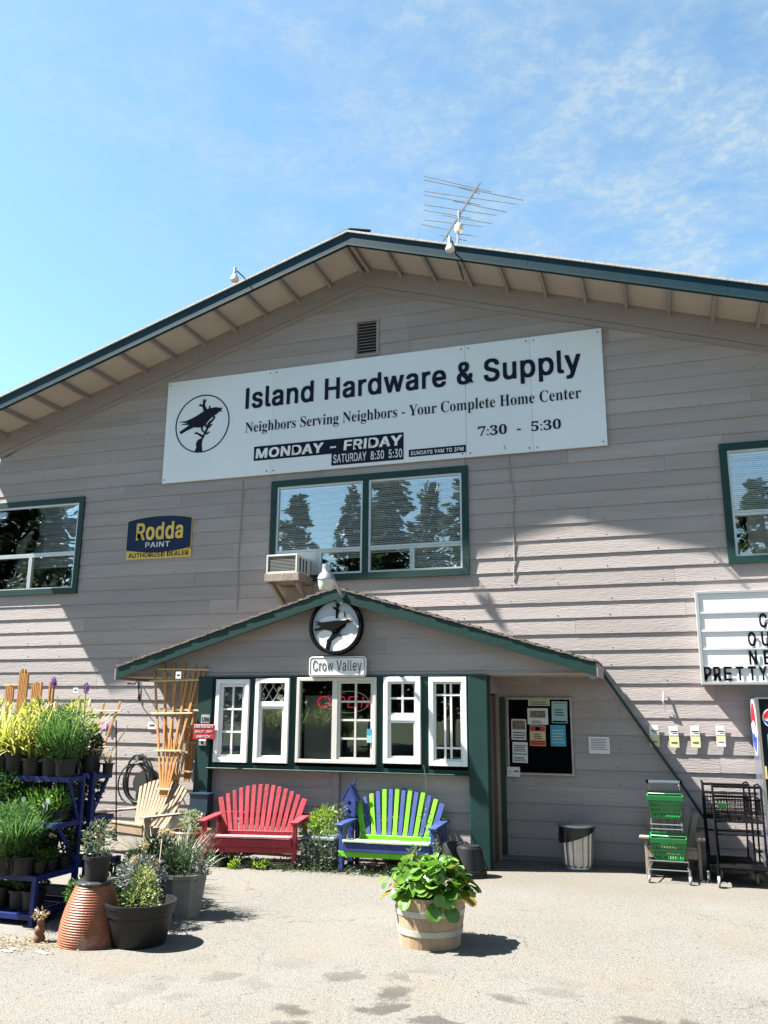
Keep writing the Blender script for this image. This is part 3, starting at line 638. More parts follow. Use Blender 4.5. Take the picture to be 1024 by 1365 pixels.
# 4: two by two over one
win, a, b, c, d = pwin(3); zr = -.06+H; mb = MB(); mb.box(a, b, -.86, -.80, zr-.03, zr+.03); mb.build('rail', whitep, win)
mb = MB(); bars(mb, a+.001, b-.001, c+.001, zr-.031, .028, -.85, -.80); bars(mb, a+.001, b-.001, zr+.031, d-.001, .022, -.85, -.80); mb.build('sash', whitep, win)
pane(win, a+.022, b-.022, zr+.05, d-.02); pane(win, a+.028, b-.028, c+.028, zr-.06)
muntin(win, ((a+b)/2,YM,zr+.05), ((a+b)/2,YM,d-.02), whitep); muntin(win, (a+.02,YM-.002,(zr+d)/2+.015), (b-.02,YM-.002,(zr+d)/2+.015), whitep)
# 5: prairie grid
win, a, b, c, d = pwin(4); mb = MB(); bars(mb, a+.001, b-.001, c+.001, d-.001, .02, -.85, -.80); mb.build('sash', whitep, win); a += .02; b -= .02; c += .02; d -= .02; pane(win, a, b, c, d)
for q in (.37, .61): muntin(win, (a+(b-a)*q,YM,c), (a+(b-a)*q,YM,d), whitep)
for q in (.145, .85): muntin(win, (a,YM-.002,c+(d-c)*q), (b,YM-.002,c+(d-c)*q), whitep)
# neon OPEN sign hung inside the slider
ns = thing('neon_open_sign', 'red OPEN neon sign with oval tube behind the slider window', 'neon sign', (-3.62, -.75, .2+H))
def neon(name, pts, m_, r_=.005): MB().tube([(x, -.787, z) for x, z in pts], r_, 5).build(name, m_, ns)
zc, xc = .115+H, -3.62
def el(cx, cz, rx, rz, a0, a1, n=22): return [(cx+rx*math.cos(a0+(a1-a0)*i/n), cz+rz*math.sin(a0+(a1-a0)*i/n)) for i in range(n+1)]
neon('oval_tube', el(xc, zc, .25, .125, 0, 2*math.pi, 40), neong, .004)
neon('letter', el(-3.93, zc, .085, .062, 0, 2*math.pi), neonr)
neon('letter', [(-3.80,zc-.062),(-3.78,zc+.06),(-3.68,zc+.06),(-3.665,zc+.02),(-3.70,zc-.005),(-3.79,zc-.005)], neonr)
neon('letter', [(-3.50,zc+.06),(-3.61,zc+.06),(-3.63,zc-.062),(-3.51,zc-.062)], neonr); neon('letter', [(-3.62,zc),(-3.52,zc)], neonr)
neon('letter', [(-3.46,zc-.062),(-3.44,zc+.06),(-3.38,zc-.06),(-3.345,zc+.065)], neonr)
st = thing('window_sticker', 'light blue card stuck at the bottom right of the slider window', 'sticker', (-3.32, -.86, -.33+H))
bx('card', papers, st, -3.36, -3.295, -.866, -.863, -.26+H, -.17+H-.02); bx('lower_card', paperb, st, -3.36, -3.295, -.866, -.863, -.345+H, -.262+H)
# ------------------------------------------------------------------ main sign
ms = thing('store_sign', 'long white store sign with crow emblem and opening hours across the gable', 'sign', (XA, -.04, 3.24+H))
X0, X1, Z0, Z1 = -6.87, -.523, 3.243+H, 4.813+H
seams = [X0, -5.13, -2.31, -1.44, X1]
for a, b in zip(seams, seams[1:]): bx('sign_panel', signw, ms, a+.0015, b-.0015, -.045-rnd.uniform(0,.002), -.016, Z0, Z1)
def A(px, py): return at(px, py, .05)
YS = .0505
p, q = A(328, 544.5), A(774, 500); zt_ = A(328, 518.5).z
text('Island Hardware & Supply', 'letter', navy, ms, p.x, q.x, p.z, zt_, YS, bold=.020, split=True)
p, q = A(327, 577), A(775, 535); text(serif('Neighbors Serving Neighbors')+' - '+serif('Your Complete Home Center'), 'tagline_lettering', navy, ms, p.x, q.x, p.z, A(327, 563.5).z, YS, bold=-.009, capsonly=.69)
p, q = A(637.5, 581.5), A(748, 571); text(serif('7')+':'+serif('30')+'  -  '+serif('5')+':'+serif('30'), 'hours_lettering', navy, ms, p.x, q.x, p.z, A(637.5, 569.4).z, YS, bold=-.002, capsonly=.69)
a1, a2 = A(339, 596.5), A(538, 613.8); zmid = A(442, 604).z; zlow = A(442, 621.6).z; zb_ = A(338.4, 614.4).z
zt1 = (a1.z+A(538, 575.3).z)/2
bx('hours_plate', navy, ms, a1.x, a2.x, -.0515, -.0475, zb_, zt1); bx('saturday_plate', navy, ms, A(442,610).x, a2.x, -.0515, -.0475, zlow+.01, zb_-.0005)
text('MONDAY - FRIDAY', 'letter', whitep, ms, a1.x+.04, a2.x-.03, zb_+.035, zt1-.04, .0518, bold=.03, shear=.06, split=True)
text('SATURDAY  8:30  5:30', 'saturday_lettering', signw, ms, A(442,610).x+.03, a2.x-.02, zlow+.045, zb_-.02, .0518, bold=.014)
s1, s2 = A(545, 609.7), A(621, 592.5); bx('sunday_plate', navy, ms, s1.x, s2.x, -.0515, -.0475, (s1.z+A(621,602).z)/2, (s2.z+A(545,600).z)/2)
text('SUNDAYS 9AM TO 3PM', 'sunday_lettering', signw, ms, s1.x+.03, s2.x-.03, s1.z+.025, s2.z-.03, .0518, bold=.014)
# crow emblem
ec = Vector((A(269.6, 564.5).x, 0, A(269.6, 564.5).z)); er = (A(305.5,560).x-A(233.9,560).x)/2
er_z = (A(270,526.5).z-A(270,602.6).z)/2; er = (er+er_z)/2
def E_(u, v): return (ec.x+(u-605)/272*er, ec.z-(v-643-.0*(u-605))/287*er)
def Esh(u, v): return E_(u, v+(u-605)*.085)           # undo the slope of level lines seen in the photograph
def ring(mb, c, ro, ri, y0, y1, n=48):
    v = []; f = []
    for k in range(n):
        a = 2*math.pi*k/n; ca, sa = math.cos(a), math.sin(a)
        v += [(c[0]+ro*ca, y0, c[1]+ro*sa), (c[0]+ri*ca, y0, c[1]+ri*sa), (c[0]+ro*ca, y1, c[1]+ro*sa), (c[0]+ri*ca, y1, c[1]+ri*sa)]
    for k in range(n):
        i, j = 4*k, 4*((k+1) % n); f += [(i, j, j+1, i+1), (i, i+2, j+2, j), (i+1, j+1, j+3, i+3), (i+2, i+3, j+3, j+2)]
    return mb.add(v, f)
def strokes(mb, lines, fn, w_, y0, y1):
    for pts in lines:
        for (u1, v1, w1), (u2_, v2_, w2) in zip(pts, pts[1:]):
            p_, q_ = fn(u1, v1), fn(u2_, v2_); d = Vector((q_[0]-p_[0], q_[1]-p_[1])); n = Vector((-d.y, d.x)).normalized()
            a_, b_ = w1*w_/2, w2*w_/2
            mb.prism([(p_[0]+n.x*a_, p_[1]+n.y*a_), (p_[0]-n.x*a_, p_[1]-n.y*a_), (q_[0]-n.x*b_, q_[1]-n.y*b_), (q_[0]+n.x*b_, q_[1]+n.y*b_)], y0, y1)
    return mb
mb = MB(); ring(mb, (ec.x, ec.z), er, er*.965, -.0525, -.047); mb.build('emblem_ring', navy, ms)
crow = [(803,492),(768,490),(735,483),(700,490),(650,500),(600,530),(555,560),(500,590),(440,615),(365,625),(430,632),(470,632),(385,652),(478,654),(440,680),(375,725),(395,745),(450,712),(520,680),(575,682),(612,680),(640,652),(665,618),(690,592),(720,567),(752,548),(770,528),(805,527),(782,512)]
trunk = [(545,918),(560,880),(553,842),(572,802),(604,792),(628,740),(650,690),(662,640),(690,615),(735,578),(722,610),(688,645),(672,690),(645,745),(616,808),(612,850),(622,918)]
mb = MB(); mb.prism([Esh(*p_) for p_ in crow], -.0527, -.047); mb.build('crow_emblem', navy, ms)
mb = MB(); mb.prism([Esh(*p_) for p_ in trunk], -.0523, -.047)
strokes(mb, [[(628,510,14),(612,470,10),(608,398,4)],[(612,470,8),(580,462,6),(560,460,3)],[(614,440,6),(632,405,3)],[(588,464,5),(573,448,3)],[(672,500,8),(672,465,3)],[(612,770,9),(560,738,6),(530,742,3)],[(560,738,5),(545,728,3)],[(648,748,8),(685,728,3)],[(672,680,8),(708,650,3)],[(722,590,9),(716,560,4)],[(606,682,8),(604,705,6),(630,730,5)],[(640,655,8),(650,682,5)]], lambda u, v: Esh(u, v), .0042, -.0529, -.047)
mb.build('branch_emblem', navy, ms)
# screws
mb = MB()
for x in [X0+.04, *[s+.05 for s in seams[1:-1]], *[s-.05 for s in seams[1:-1]], X1-.05]:
    for z in (Z0+.05, Z1-.05): mb.box(x-.008, x+.008, -.052, -.046, z-.008, z+.008)
tag(mb.build('screw', inkg, ms), kind='stuff')
# paint dealer sign
ps = thing('paint_sign', 'small navy and yellow paint dealer sign on the upper left wall', 'sign', (-6.87, -.02, 2.14+H))
def D_(px, py): v = at(px, py, .03); return v.x, v.z
L, Rr = -7.405, -6.345; zt1, zb1 = 2.705+H, 2.275+H; cxp = (L+Rr)/2
top = [(L+(Rr-L)*i/12, zt1+.055*(1-((i-6)/6)**2)) for i in range(13)]; bot = [(Rr-(Rr-L)*i/12+(.0), zb1-.05*(1-((i-6)/6)**2)) for i in range(13)]
def grow(pts, k, c): return [(c[0]+(x-c[0])*k[0], c[1]+(z-c[1])*k[1]) for x, z in pts]
outl = [(L-.0, zb1)]+[(x, z) for x, z in top]+[(Rr, zb1)]+bot[1:-1]
mb = MB(); mb.prism(grow(outl, (1.02, 1.04), (cxp, 2.49+H)), -.026, -.016); mb.build('border_plate', yellowp, ps)
mb = MB(); mb.prism(outl, -.032, -.0265); mb.build('name_plate', mat('navy enamel', (.008,.02,.062), .5, spec=.15), ps)
bx('dealer_strip', yellowp, ps, -7.40, -6.33, -.024, -.014, 2.135+H, 2.25+H)
text('Rodda', 'letter', yellowp, ps, -7.24, -6.48, 2.42+H, 2.66+H, .0325, bold=.024, split=True); text('PAINT', 'lettering', paperm, ps, -7.08, -6.68, 2.30+H, 2.375+H, .0325, bold=.012)
text('AUTHORIZED DEALER', 'lettering', navy, ps, -7.36, -6.37, 2.16+H, 2.228+H, .0245, bold=.010)
# ------------------------------------------------------------------ medallion and name board on the porch
md = thing('round_crow_sign', 'round black-rimmed carved sign of a crow under the porch peak', 'sign', (-3.745, -.9, 1.0+H))
mc = (-3.745, 1.0+H); mr_ = .338
mb = MB(); ring(mb, mc, mr_, mr_*.885, -.965, -.87, 56); mb.build('rim', black, md, bevel=.006)
mb = MB(); mb.prism([(mc[0]+mr_*.89*math.cos(2*math.pi*k/48), mc[1]+mr_*.89*math.sin(2*math.pi*k/48)) for k in range(48)], -.925, -.87); mb.build('disc', skyblue, md)
def C_(u, v): return (mc[0]+(u-497)/272*mr_, mc[1]-(v-677)/290*mr_)
def incirc(p_): 
    d = Vector((p_[0]-mc[0], p_[1]-mc[1])); L_ = mr_*.872
    if d.length > L_: d = d*L_/d.length
    return (mc[0]+d.x, mc[1]+d.y)
h1 = [(320,635),(345,600),(400,580),(450,570),(505,575),(540,545),(590,540),(640,560),(680,610),(735,690),(720,700),(670,650),(600,630),(500,640),(400,640)]
h2 = [(300,770),(330,735),(380,715),(430,720),(465,740),(445,790),(410,830),(395,905),(340,860),(305,820)]
h3 = [(460,830),(500,800),(560,780),(620,775),(665,755),(690,780),(725,760),(700,830),(640,890),(560,925),(490,935),(445,925),(455,880)]
mb = MB()
for hp in (h1, h2, h3): mb.prism([incirc(C_(*p_)) for p_ in hp], -.937, -.92)
mb.build('relief', relief, md)
crow2 = [(685,632),(650,626),(635,607),(600,620),(555,619),(500,620),(450,627),(400,632),(350,635),(285,620),(325,648),(290,652),(345,672),(340,686),(280,700),(290,722),(345,710),(385,702),(430,717),(470,724),(500,712),(540,692),(580,662),(625,646)]
mb = MB(); mb.prism([C_(*p_) for p_ in crow2], -.957, -.926); mb.build('crow', black, md, bevel=.003)
tr2 = [(398,918),(412,865),(410,820),(455,775),(480,745),(505,715),(530,690),(555,665),(605,652),(592,686),(555,712),(530,755),(490,795),(450,832),(442,875),(432,930)]
mb = MB(); mb.prism([C_(*p_) for p_ in tr2], -.948, -.926)
strokes(mb, [[(510,598,24),(510,520,20),(512,445,14)],[(508,510,14),(480,495,10),(460,478,5)],[(485,498,8),(492,482,5)],[(512,470,10),(492,435,5)],[(512,470,10),(533,438,5)],[(512,530,10),(534,512,5)],[(520,480,8),(538,462,4)],[(595,592,9),(588,560,8),(585,530,4)],[(592,575,7),(605,552,4)],[(530,775,14),(552,765,8)],[(470,725,14),(472,770,12)]], C_, .00125, -.945, -.926)
mb.build('branch', black, md)
cv = thing('name_board', 'white rounded name board lettered below the round crow sign', 'sign', (-3.72, -.86, .42+H))
def rrect(x0, x1, z0, z1, r_, n=6):
    p_ = []
    for cx_, cz_, a0 in ((x1-r_, z1-r_, 0), (x0+r_, z1-r_, 90), (x0+r_, z0+r_, 180), (x1-r_, z0+r_, 270)):
        for k in range(n+1): a = R(a0+90*k/n); p_.append((cx_+r_*math.cos(a), cz_+r_*math.sin(a)))
    return p_
cx0, cx1, cz0, cz1 = -4.085, -3.365, .405+H, .642+H
MB().prism(rrect(cx0, cx1, cz0, cz1, .04), -.915, -.87).build('board', whitep, cv, bevel=.003)
def rframe(mb, x0, x1, z0, z1, r_, w_, y0, y1):
    o_ = rrect(x0, x1, z0, z1, r_); i_ = rrect(x0+w_, x1-w_, z0+w_, z1-w_, r_-w_); n = len(o_)
    v = [(p_[0], y, p_[1]) for y in (y0, y1) for p_ in o_]+[(p_[0], y, p_[1]) for y in (y0, y1) for p_ in i_]; f = []
    for k in range(n):
        j = (k+1) % n; f += [(k, j, 2*n+j, 2*n+k), (k, n+k, n+j, j), (2*n+k, 2*n+j, 3*n+j, 3*n+k)]
    mb.add(v, f)
mb = MB(); rframe(mb, cx0+.014, cx1-.014, cz0+.014, cz1-.014, .032, .006, -.918, -.914); mb.build('line_border', inkg, cv)
text('Crow Valley', 'lettering', inkg, cv, cx0+.05, cx1-.05, cz0+.07, cz1-.045, .9155, bold=0)
# ------------------------------------------------------------------ letter board (right)
lb = thing('letter_board', 'white changeable letter board with black capitals at the right edge', 'sign', (1.7, -.1, .32+H))
lx0, lx1, lz0, lz1 = .352, 3.0, .32+H, 1.363+H
mb = MB(); mb.box(lx0, lx0+.035, -.20, -.016, lz0, lz1).box(lx1-.035, lx1, -.20, -.016, lz0, lz1).box(lx0+.035, lx1-.035, -.20, -.016, lz0, lz0+.03).box(lx0+.035, lx1-.035, -.20, -.016, lz1-.03, lz1); mb.build('frame', alum, lb, bevel=.003)
rows = [lz0+.03, .51+H, .713+H, .915+H, 1.118+H, lz1-.03]
for a, b in zip(rows, rows[1:]): bx('white_panel', whitep, lb, lx0+.036, lx1-.036, -.185, -.17, a+.001, b-.001)
for z in rows[1:-1]: bx('letter_rail', mat('rail vinyl', (.6,.6,.6), .4) if 'rail vinyl' not in MATS else MATS['rail vinyl'], lb, lx0+.037, lx1-.037, -.197, -.186, z-.012, z+.012)
def letters(s, x0s, zrow, hgt, wd=.082):
    for c, x in zip(s, x0s):
        text(c, 'letter', black, lb, x, x+wd*.94, zrow+.002, zrow+hgt, .1975, bold=.024)
def rowx(px, py): return at(px, py, .2).x
letters('PRETTY', [rowx(v, 900) for v in (939.3, 952, 966, 982, 998.5, 1013)], lz0+.045, .148, .075)
letters('NE', [rowx(998.5, 868), rowx(1018, 868)], .535+H, .15, .078); letters('OU', [rowx(997.5, 850), rowx(1015.5, 850)], .738+H, .15, .078); letters('C', [rowx(1012.3, 825)], .94+H, .15, .078)
# ------------------------------------------------------------------ air conditioner
ac = thing('air_conditioner', 'window air conditioner on a wooden bracket left of the middle upstairs window', 'air conditioner', (-4.75, -.25, 1.75+H))
ax0, ax1, az0, az1 = -4.905, -4.468, 1.748+H, 1.998+H
mb = MB(); bars(mb, ax0, ax1, az0, az1, .022, -.50, -.44); mb.build('front_frame', vinyl, ac, bevel=.003)
bx('case', vinyl, ac, ax0+.01, ax1-.01, -.44, -.05, az0+.004, az1-.004, .004)
mb = MB()
for k in range(11): z = az0+.028+k*.0185; mb.box(ax0+.022, ax1-.022, -.49, -.455, z, z+.007)
mb.build('grille', mat('grille grey', (.28,.28,.27), .5), ac)
bx('side_vents', dark, ac, ax1-.0095, ax1-.0075, -.40, -.10, az0+.04, az1-.04)
for k in range(3): bx('side_rib', vinyl, ac, ax1-.0075, ax1-.001, -.36+k*.1, -.32+k*.1, az0+.03, az1-.03)
mb = MB(); mb.box(ax0-.02, ax1+.03, -.51, -.03, az0-.10, az0-.002); mb.build('shelf', greyw, ac, bevel=.003)
for x in (ax0+.05, ax1-.03): 
    MB().beam((x,-.45,az0-.10), (x,-.03,az0-.32), .035, .07).build('brace', greyw, ac); 
bx('cleat', greyw, ac, ax0, ax1+.02, -.05, -.016, az0-.30, az0-.11)
# ------------------------------------------------------------------ lamps
yl = thing('yard_light', 'round galvanised barn light mounted at the porch roof peak', 'lamp', (-3.66, -1.1, 1.45+H))
lp = at(435, 775, 1.28); lxx, lyy = lp.x, -1.28; zt0 = at(435, 752, 1.28).z; zb0 = at(435, 787, 1.28).z; hL = zt0-zb0
MB().lathe([(0,hL),(.03,hL),(.052,hL-.005),(.055,hL*.82),(.055,hL*.70),(.062,hL*.66),(.085,hL*.60),(.105,hL*.45),(.108,hL*.41),(.10,hL*.39),(0,hL*.39)], (lxx,lyy,zb0), 28).build('lamp_housing', steel, yl, True)
MB().lathe([(.098,hL*.40),(.092,hL*.2),(.078,.01),(.07,0),(0,0)], (lxx,lyy,zb0), 28).build('lamp_glass', bulbm, yl, True)
MB().tube([(lxx+.05,lyy+.04,zb0+hL*.5),(lxx+.09,lyy+.12,zb0+hL*.2),(lxx+.09,-.97,zb0-.05),(lxx+.07,-.96,zb0-.12)], .022, 8).build('arm', steel, yl, True)
MB().box(lxx+.03, lxx+.13, -.995, -.976, zb0-.10, zb0+.0).build('mount_plate', greenp, yl)
def flood(p_end, p_bulb, label, up_=.0):
    f = thing('flood_light', label, 'lamp', p_bulb)
    a = Vector(p_end); b = Vector(p_bulb)
    MB().tube([a, b+Vector((.02,.02,.12))], .009, 6).build('arm', inkg, f)
    MB().tube([b+Vector((0,0,.16)), b+Vector((0,0,.05))], [.02,.028], 8).build('socket', steel, f)
    MB().lathe([(0,.06),(.03,.055),(.05,.02),(.06,-.03),(.045,-.045),(0,-.05)], tuple(b), 16).build('bulb', bulbm, f, True)
flood(at(338, 382, .6), at(313, 371, .95), 'bare flood lamp on a thin arm above the left fascia')
flood(at(618, 372, .45), at(600, 331, 1.0), 'white flood lamp on an arm over the right fascia near the aerial')
# conduit under the eaves of the right lamp
tag(MB().tube([at(618,372,.30), at(609,345,.72), at(603,322,.95)], .012, 6).build('conduit', inkg), 'dark conduit pipe feeding the right flood lamp across the fascia', 'pipe')
# ------------------------------------------------------------------ aerial
aer = mat('weathered aerial metal', (.20,.20,.21), .5, .4, var=.2)
an = thing('television_aerial', 'old many-armed television aerial on a mast behind the right roof slope', 'aerial', (-2.9, 2.6, 6.6+H))
YA = -2.2
mtop = at(612, 284, YA); mbot = at(608, 330, YA)
MB().tube([mbot+Vector((0,0,-.6)), mtop+Vector((0,0,.05))], .022, 7).build('mast', steel, an)
b0 = at(640, 243, YA); b1 = at(590, 322, YA)
# boom tilts up to the right; elements run level across it
MB().beam(b0, b1, .03, .03).build('boom', aer, an)
els = [((566,235),(655,256)),((566,240),(698,267)),((566,255),(688,272)),((612,250),(640,258)),((566,260),(640,273)),((605,268),(676,283)),((566,273),(662,287)),((565,280),(628,291)),((590,287),(655,298)),((565,293),(643,302)),((562,299),(600,307)),((585,313),(622,321)),((612,312),(635,315))]
for (a, b) in els: MB().tube([at(*a, YA), at(*b, YA)], .008, 5).build('element', aer, an)
bxp = at(612, 305, YA); MB().lathe([(0,.09),(.05,.085),(.075,.05),(.07,-.05),(0,-.06)], tuple(bxp), 12).build('rotor_housing', vinyl, an, True)
# ------------------------------------------------------------------ notice board and papers
nb = thing('notice_board', 'black notice board in a worn white frame on the wall beside the porch door', 'board', (-1.49, -.03, -.7+H))
nx0, nx1, nz0, nz1 = -1.872, -1.10, -.704+H, .181+H
mb = MB(); bars(mb, nx0, nx1, nz0, nz1, .022, -.045, -.014); mb.build('frame', mat('worn white frame', (.42,.39,.36), .7, var=.3, scale=12), nb); bx('panel', mat('black felt', (.003,.003,.004), .95, spec=.03), nb, nx0+.022, nx1-.022, -.03, -.014, nz0+.022, nz1-.022)
def paper(tl, br, m_, label, extras=(), y=.034, cat='notice', tilt=0., name='notice_paper', group='papers pinned to the notice board'):
    a = at(*tl, y); b = at(*br, y); c = ((a.x+b.x)/2, -y, (a.z+b.z)/2); W2, H2 = abs(b.x-a.x)/2, abs(a.z-b.z)/2
    t = thing(name, label, cat, c, 0, group)
    o = loc_build(MB().box(-W2, W2, -.0015, .0, -H2, H2), 'sheet', m_, t); 
    for (nm, x0, x1, z0, z1, mm) in extras: loc_build(MB().box(-W2+x0*2*W2, -W2+x1*2*W2, -.0035, -.002, -H2+z0*2*H2, -H2+z1*2*H2), nm, mm, t)
    t.rotation_euler = (0, R(tilt), 0); return t
lines = lambda z0, z1, n, m_, a=.1, b=.9: [('print_line', a, b-.12*((k*7)%3)/2, z0+(z1-z0)*k/n, z0+(z1-z0)*(k+.4)/n, m_) for k in range(n)]
paper((704,932),(733,941), paperg, 'small pale green slip at the top of the notice board', lines(.2,.8,2,inkg))
paper((703,944),(731,966), paperm, 'white notice with brown picture above the red one on the notice board', [('picture',.12,.88,.42,.85,photop)]+lines(.08,.3,2,inkg,.2,.7))
paper((735,935),(757,964), paperb, 'light blue notice at the top right of the notice board', lines(.9,.96,1,inkg)+lines(.35,.7,3,inkg,.2,.8)+[('band',.05,.95,.03,.1,black)], tilt=1)
paper((681.5,958.5),(702,986.5), paperm, 'white notice with a dark photo at the left of the notice board', [('picture',.07,.93,.5,.93,photop),('stamp',.75,.98,.2,.4,paperg)]+lines(.08,.45,3,inkg), tilt=1)
paper((706,967),(728,994.5), creamp, 'red and cream notice in the middle of the notice board', [('red_band',.03,.97,.72,.97,redpr),('red_band',.03,.97,.03,.27,redpr),('badge',.35,.65,.76,.92,paperm)]+lines(.35,.65,3,inkg,.25,.8), tilt=1)
paper((733.5,966.5),(755,995), papers, 'plain sky blue sheet at the right of the notice board', lines(.15,.85,5,paperb,.1,.9))
paper((683,989),(704,1017), paperm, 'white ruled notice at the lower left of the notice board', [('bar',.05,.95,.40,.44,black)]+lines(.55,.9,4,inkg)+lines(.08,.32,3,inkg), tilt=1)
paper((676,1022),(693.5,1035.5), paperm, 'small white card on the lower left corner of the notice board frame', [('mark',.55,.9,.5,.62,navy),('mark',.1,.3,.5,.56,navy)], y=.05)
paper((784.5,982),(813.5,1005), paperm, 'white sheet stuck on the bare siding right of the notice board', [('print_line',.1,.9-.1*(k%2),.85-k*.1,.88-k*.1,inkg) for k in range(7)], y=.02, name='wall_notice', group='papers on the wall')
for i, (px, py) in enumerate([(865,966.5), (891,967.5), (919.5,967.5), (953.5,967)]):
    lab = ['leftmost', 'second from left', 'third from left', 'rightmost'][i]
    mm = paperm if i != 2 else papery
    paper((px,py),(px+15,py+29), papery, lab+' of the four yellow price slips in plastic sleeves on the right wall', [('upper_slip',.02,.95,.55,.98,paperm),('ink',.2,.9,.7,.76,inkg),('ink',.4,.9,.62,.66,inkg)]+([('lower_slip',.05,.95,.02,.3,paperm)] if i == 3 else [])+[('ink',.2,.8,.2,.25,inkg)], y=.032, name='price_slip', group='price slips on the wall')
# small house number, emergency sign, switch on the left post
nm = thing('number_plate', 'small grey number plate above the red emergency sign', 'plate', (-5.52,-.875,-.0+H)); a, b = at(268.5,952.5,.885), at(279,964,.885)
bx('plate', mat('plate grey', (.35,.38,.36), .5), nm, a.x, b.x, -.885, -.872, b.z, a.z); text('1380', 'lettering', inkg, nm, a.x+.01, b.x-.01, b.z+.025, a.z-.03, .8855, bold=.005)
em = thing('emergency_sign', 'red emergency shut-off sign on the left porch post', 'sign', (-5.52,-.875,-.3+H)); a, b = at(258.5,965.5,.90), at(285,985.5,.90)
bx('plate', emerred, em, a.x, b.x, -.90, -.885, b.z, a.z, .002)
hz = (a.z-b.z)/3
for k, s_ in enumerate(('EMERGENCY', 'SHUT-OFF', 'SWITCH')):
    ins = (.012, .025, .05)[k]; text(s_, 'lettering', paperm, em, a.x+ins, b.x-ins, a.z-hz*(k+1)+.018, a.z-hz*k-.012, .9005, bold=.010)
sw = thing('switch_box', 'grey metal switch box below the emergency sign', 'switch', (-5.5,-.9,-.4+H)); a, b = at(265,986,.93), at(274,994,.93)
bx('box', steel, sw, a.x, b.x, -.93, -.872, b.z, a.z, .003); bx('toggle', black, sw, (a.x+b.x)/2-.008, (a.x+b.x)/2+.008, -.945, -.931, b.z+.02, b.z+.05)
# wires
wir = MB(); pts = [at(672,594,.053), at(678,610,.02), at(681,640,.018), at(686,660,.016), at(684,700,.018), at(686,740,.018), at(685,775,.018)]
tag(wir.tube(pts, .006, 5).build('cable', trimb), 'thin loose cable hanging down the siding below the store sign', 'cable')
tag(MB().tube([at(885,922,.03), at(884,935,.06), at(887,948,.03)], .008, 5).build('wall_hook', alum), 'small wire hook on the siding above the price slips', 'hook')
tag(MB().tube([at(324,640,.02), at(321,700,.02), at(318,740,.02), at(316,812,.02)], .007, 5).build('cable_run', trimb), 'grey cable run down the siding left of the middle upstairs window', 'cable')
pp = [at(797,888,.08), at(850,963,.05), at(905,1040,.05), at(940,1092,.05)]
tag(MB().tube(pp, .016, 7).build('rain_pipe', greenp, None, True), 'thin green pipe slanting down the wall from the porch eave', 'pipe')
# ------------------------------------------------------------------ foliage tools
def leaves(mb, c, rad, n, ls, seed, upb=.3, aspect=.45, shell=.35, bend=.2):
    rr = random.Random(seed)
    for _ in range(n):
        while True:
            d = Vector((rr.uniform(-1,1), rr.uniform(-1,1), rr.uniform(-1,1)))
            if shell < d.length < 1: break
        p_ = Vector((c[0]+d.x*rad[0], c[1]+d.y*rad[1], c[2]+d.z*rad[2]))
        ax = (Vector((d.x, d.y, d.z*.6+upb))+Vector((rr.gauss(0,.5), rr.gauss(0,.5), rr.gauss(0,.5)))).normalized()
        sd = ax.cross(Vector((rr.gauss(0,1), rr.gauss(0,1), rr.gauss(0,1)))).normalized(); nn = ax.cross(sd)
        L_ = ls*rr.uniform(.6, 1.3); w_ = L_*aspect
        mb.add([p_, p_+ax*L_*.5+sd*w_*.5+nn*bend*L_*.4, p_+ax*L_, p_+ax*L_*.5-sd*w_*.5+nn*bend*L_*.4], [(0,1,2),(0,2,3)])
    return mb
def blades(mb, c, r_, n, L_, wd, seed, spread=.6, droop=.5, seg=4):
    rr = random.Random(seed)
    for _ in range(n):
        a = rr.uniform(0, 2*math.pi); q = rr.random()**.5*r_; p_ = Vector((c[0]+q*math.cos(a), c[1]+q*math.sin(a), c[2]))
        a2 = a+rr.gauss(0,.5); o_ = Vector((math.cos(a2), math.sin(a2), 0)); sp = spread*rr.uniform(.2, 1.2); l = L_*rr.uniform(.55, 1.15); sd = Vector((-o_.y, o_.x, 0))
        tw = rr.uniform(-.6,.6); sd = (sd+Vector((0,0,tw))).normalized()
        v = []; f = []
        for k in range(seg+1):
            t_ = k/seg; pt = p_+o_*(sp*l*t_+droop*l*t_*t_*.5)+Vector((0,0,l*(t_-droop*.45*t_*t_*sp*1.6))); ww = wd*(1-t_)**.6*(.6+.4*min(1, t_*4)) if k < seg else 0
            v += [pt-sd*ww/2, pt+sd*ww/2]
        for k in range(seg): f.append((2*k, 2*k+1, 2*k+3, 2*k+2))
        mb.add(v, f)
    return mb
def stems(mb, c, r_, n, h_, seed, rad=.003):
    rr = random.Random(seed); tips = []
    for _ in range(n):
        a = rr.uniform(0, 2*math.pi); o_ = Vector((math.cos(a), math.sin(a), 0)); q = r_*rr.random()
        p0 = Vector(c); p1 = p0+o_*q*.5+Vector((0,0,h_*.6)); p2 = p0+o_*q+Vector((0,0,h_*rr.uniform(.8,1.05))); mb.tube([p0, p1, p2], rad, 4, False); tips.append(p2)
    return tips
def potprof(rb, rt_, h_, lip=.012): return [(0,.0),(rb,0),(rt_-.004,h_*.86),(rt_+lip*.6,h_*.87),(rt_+lip*.6,h_),(rt_-.01,h_),(rt_-.016,h_*.85),(0,h_*.85)]
def potted(name, label, loc, pot, pm, fol, group=None, cat='potted plant', rz=0, smooth=True):
    """pot = (rb, rt, h); fol = list of (partname, material, builder(mb, z))"""
    t = thing(name, label, cat, loc, rz, group); rb, rt_, h_ = pot
    loc_build(MB().lathe(potprof(rb, rt_, h_), (0,0,0), 20), 'pot', pm, t, smooth)
    loc_build(MB().lathe([(rt_-.014,0),(rt_*.5,.006),(0,.01)], (0,0,h_*.86), 14), 'soil', soil, t)
    for nm_, mm, fn in fol:
        mb = MB(); fn(mb, h_*.88); loc_build(mb, nm_, mm, t)
    return t
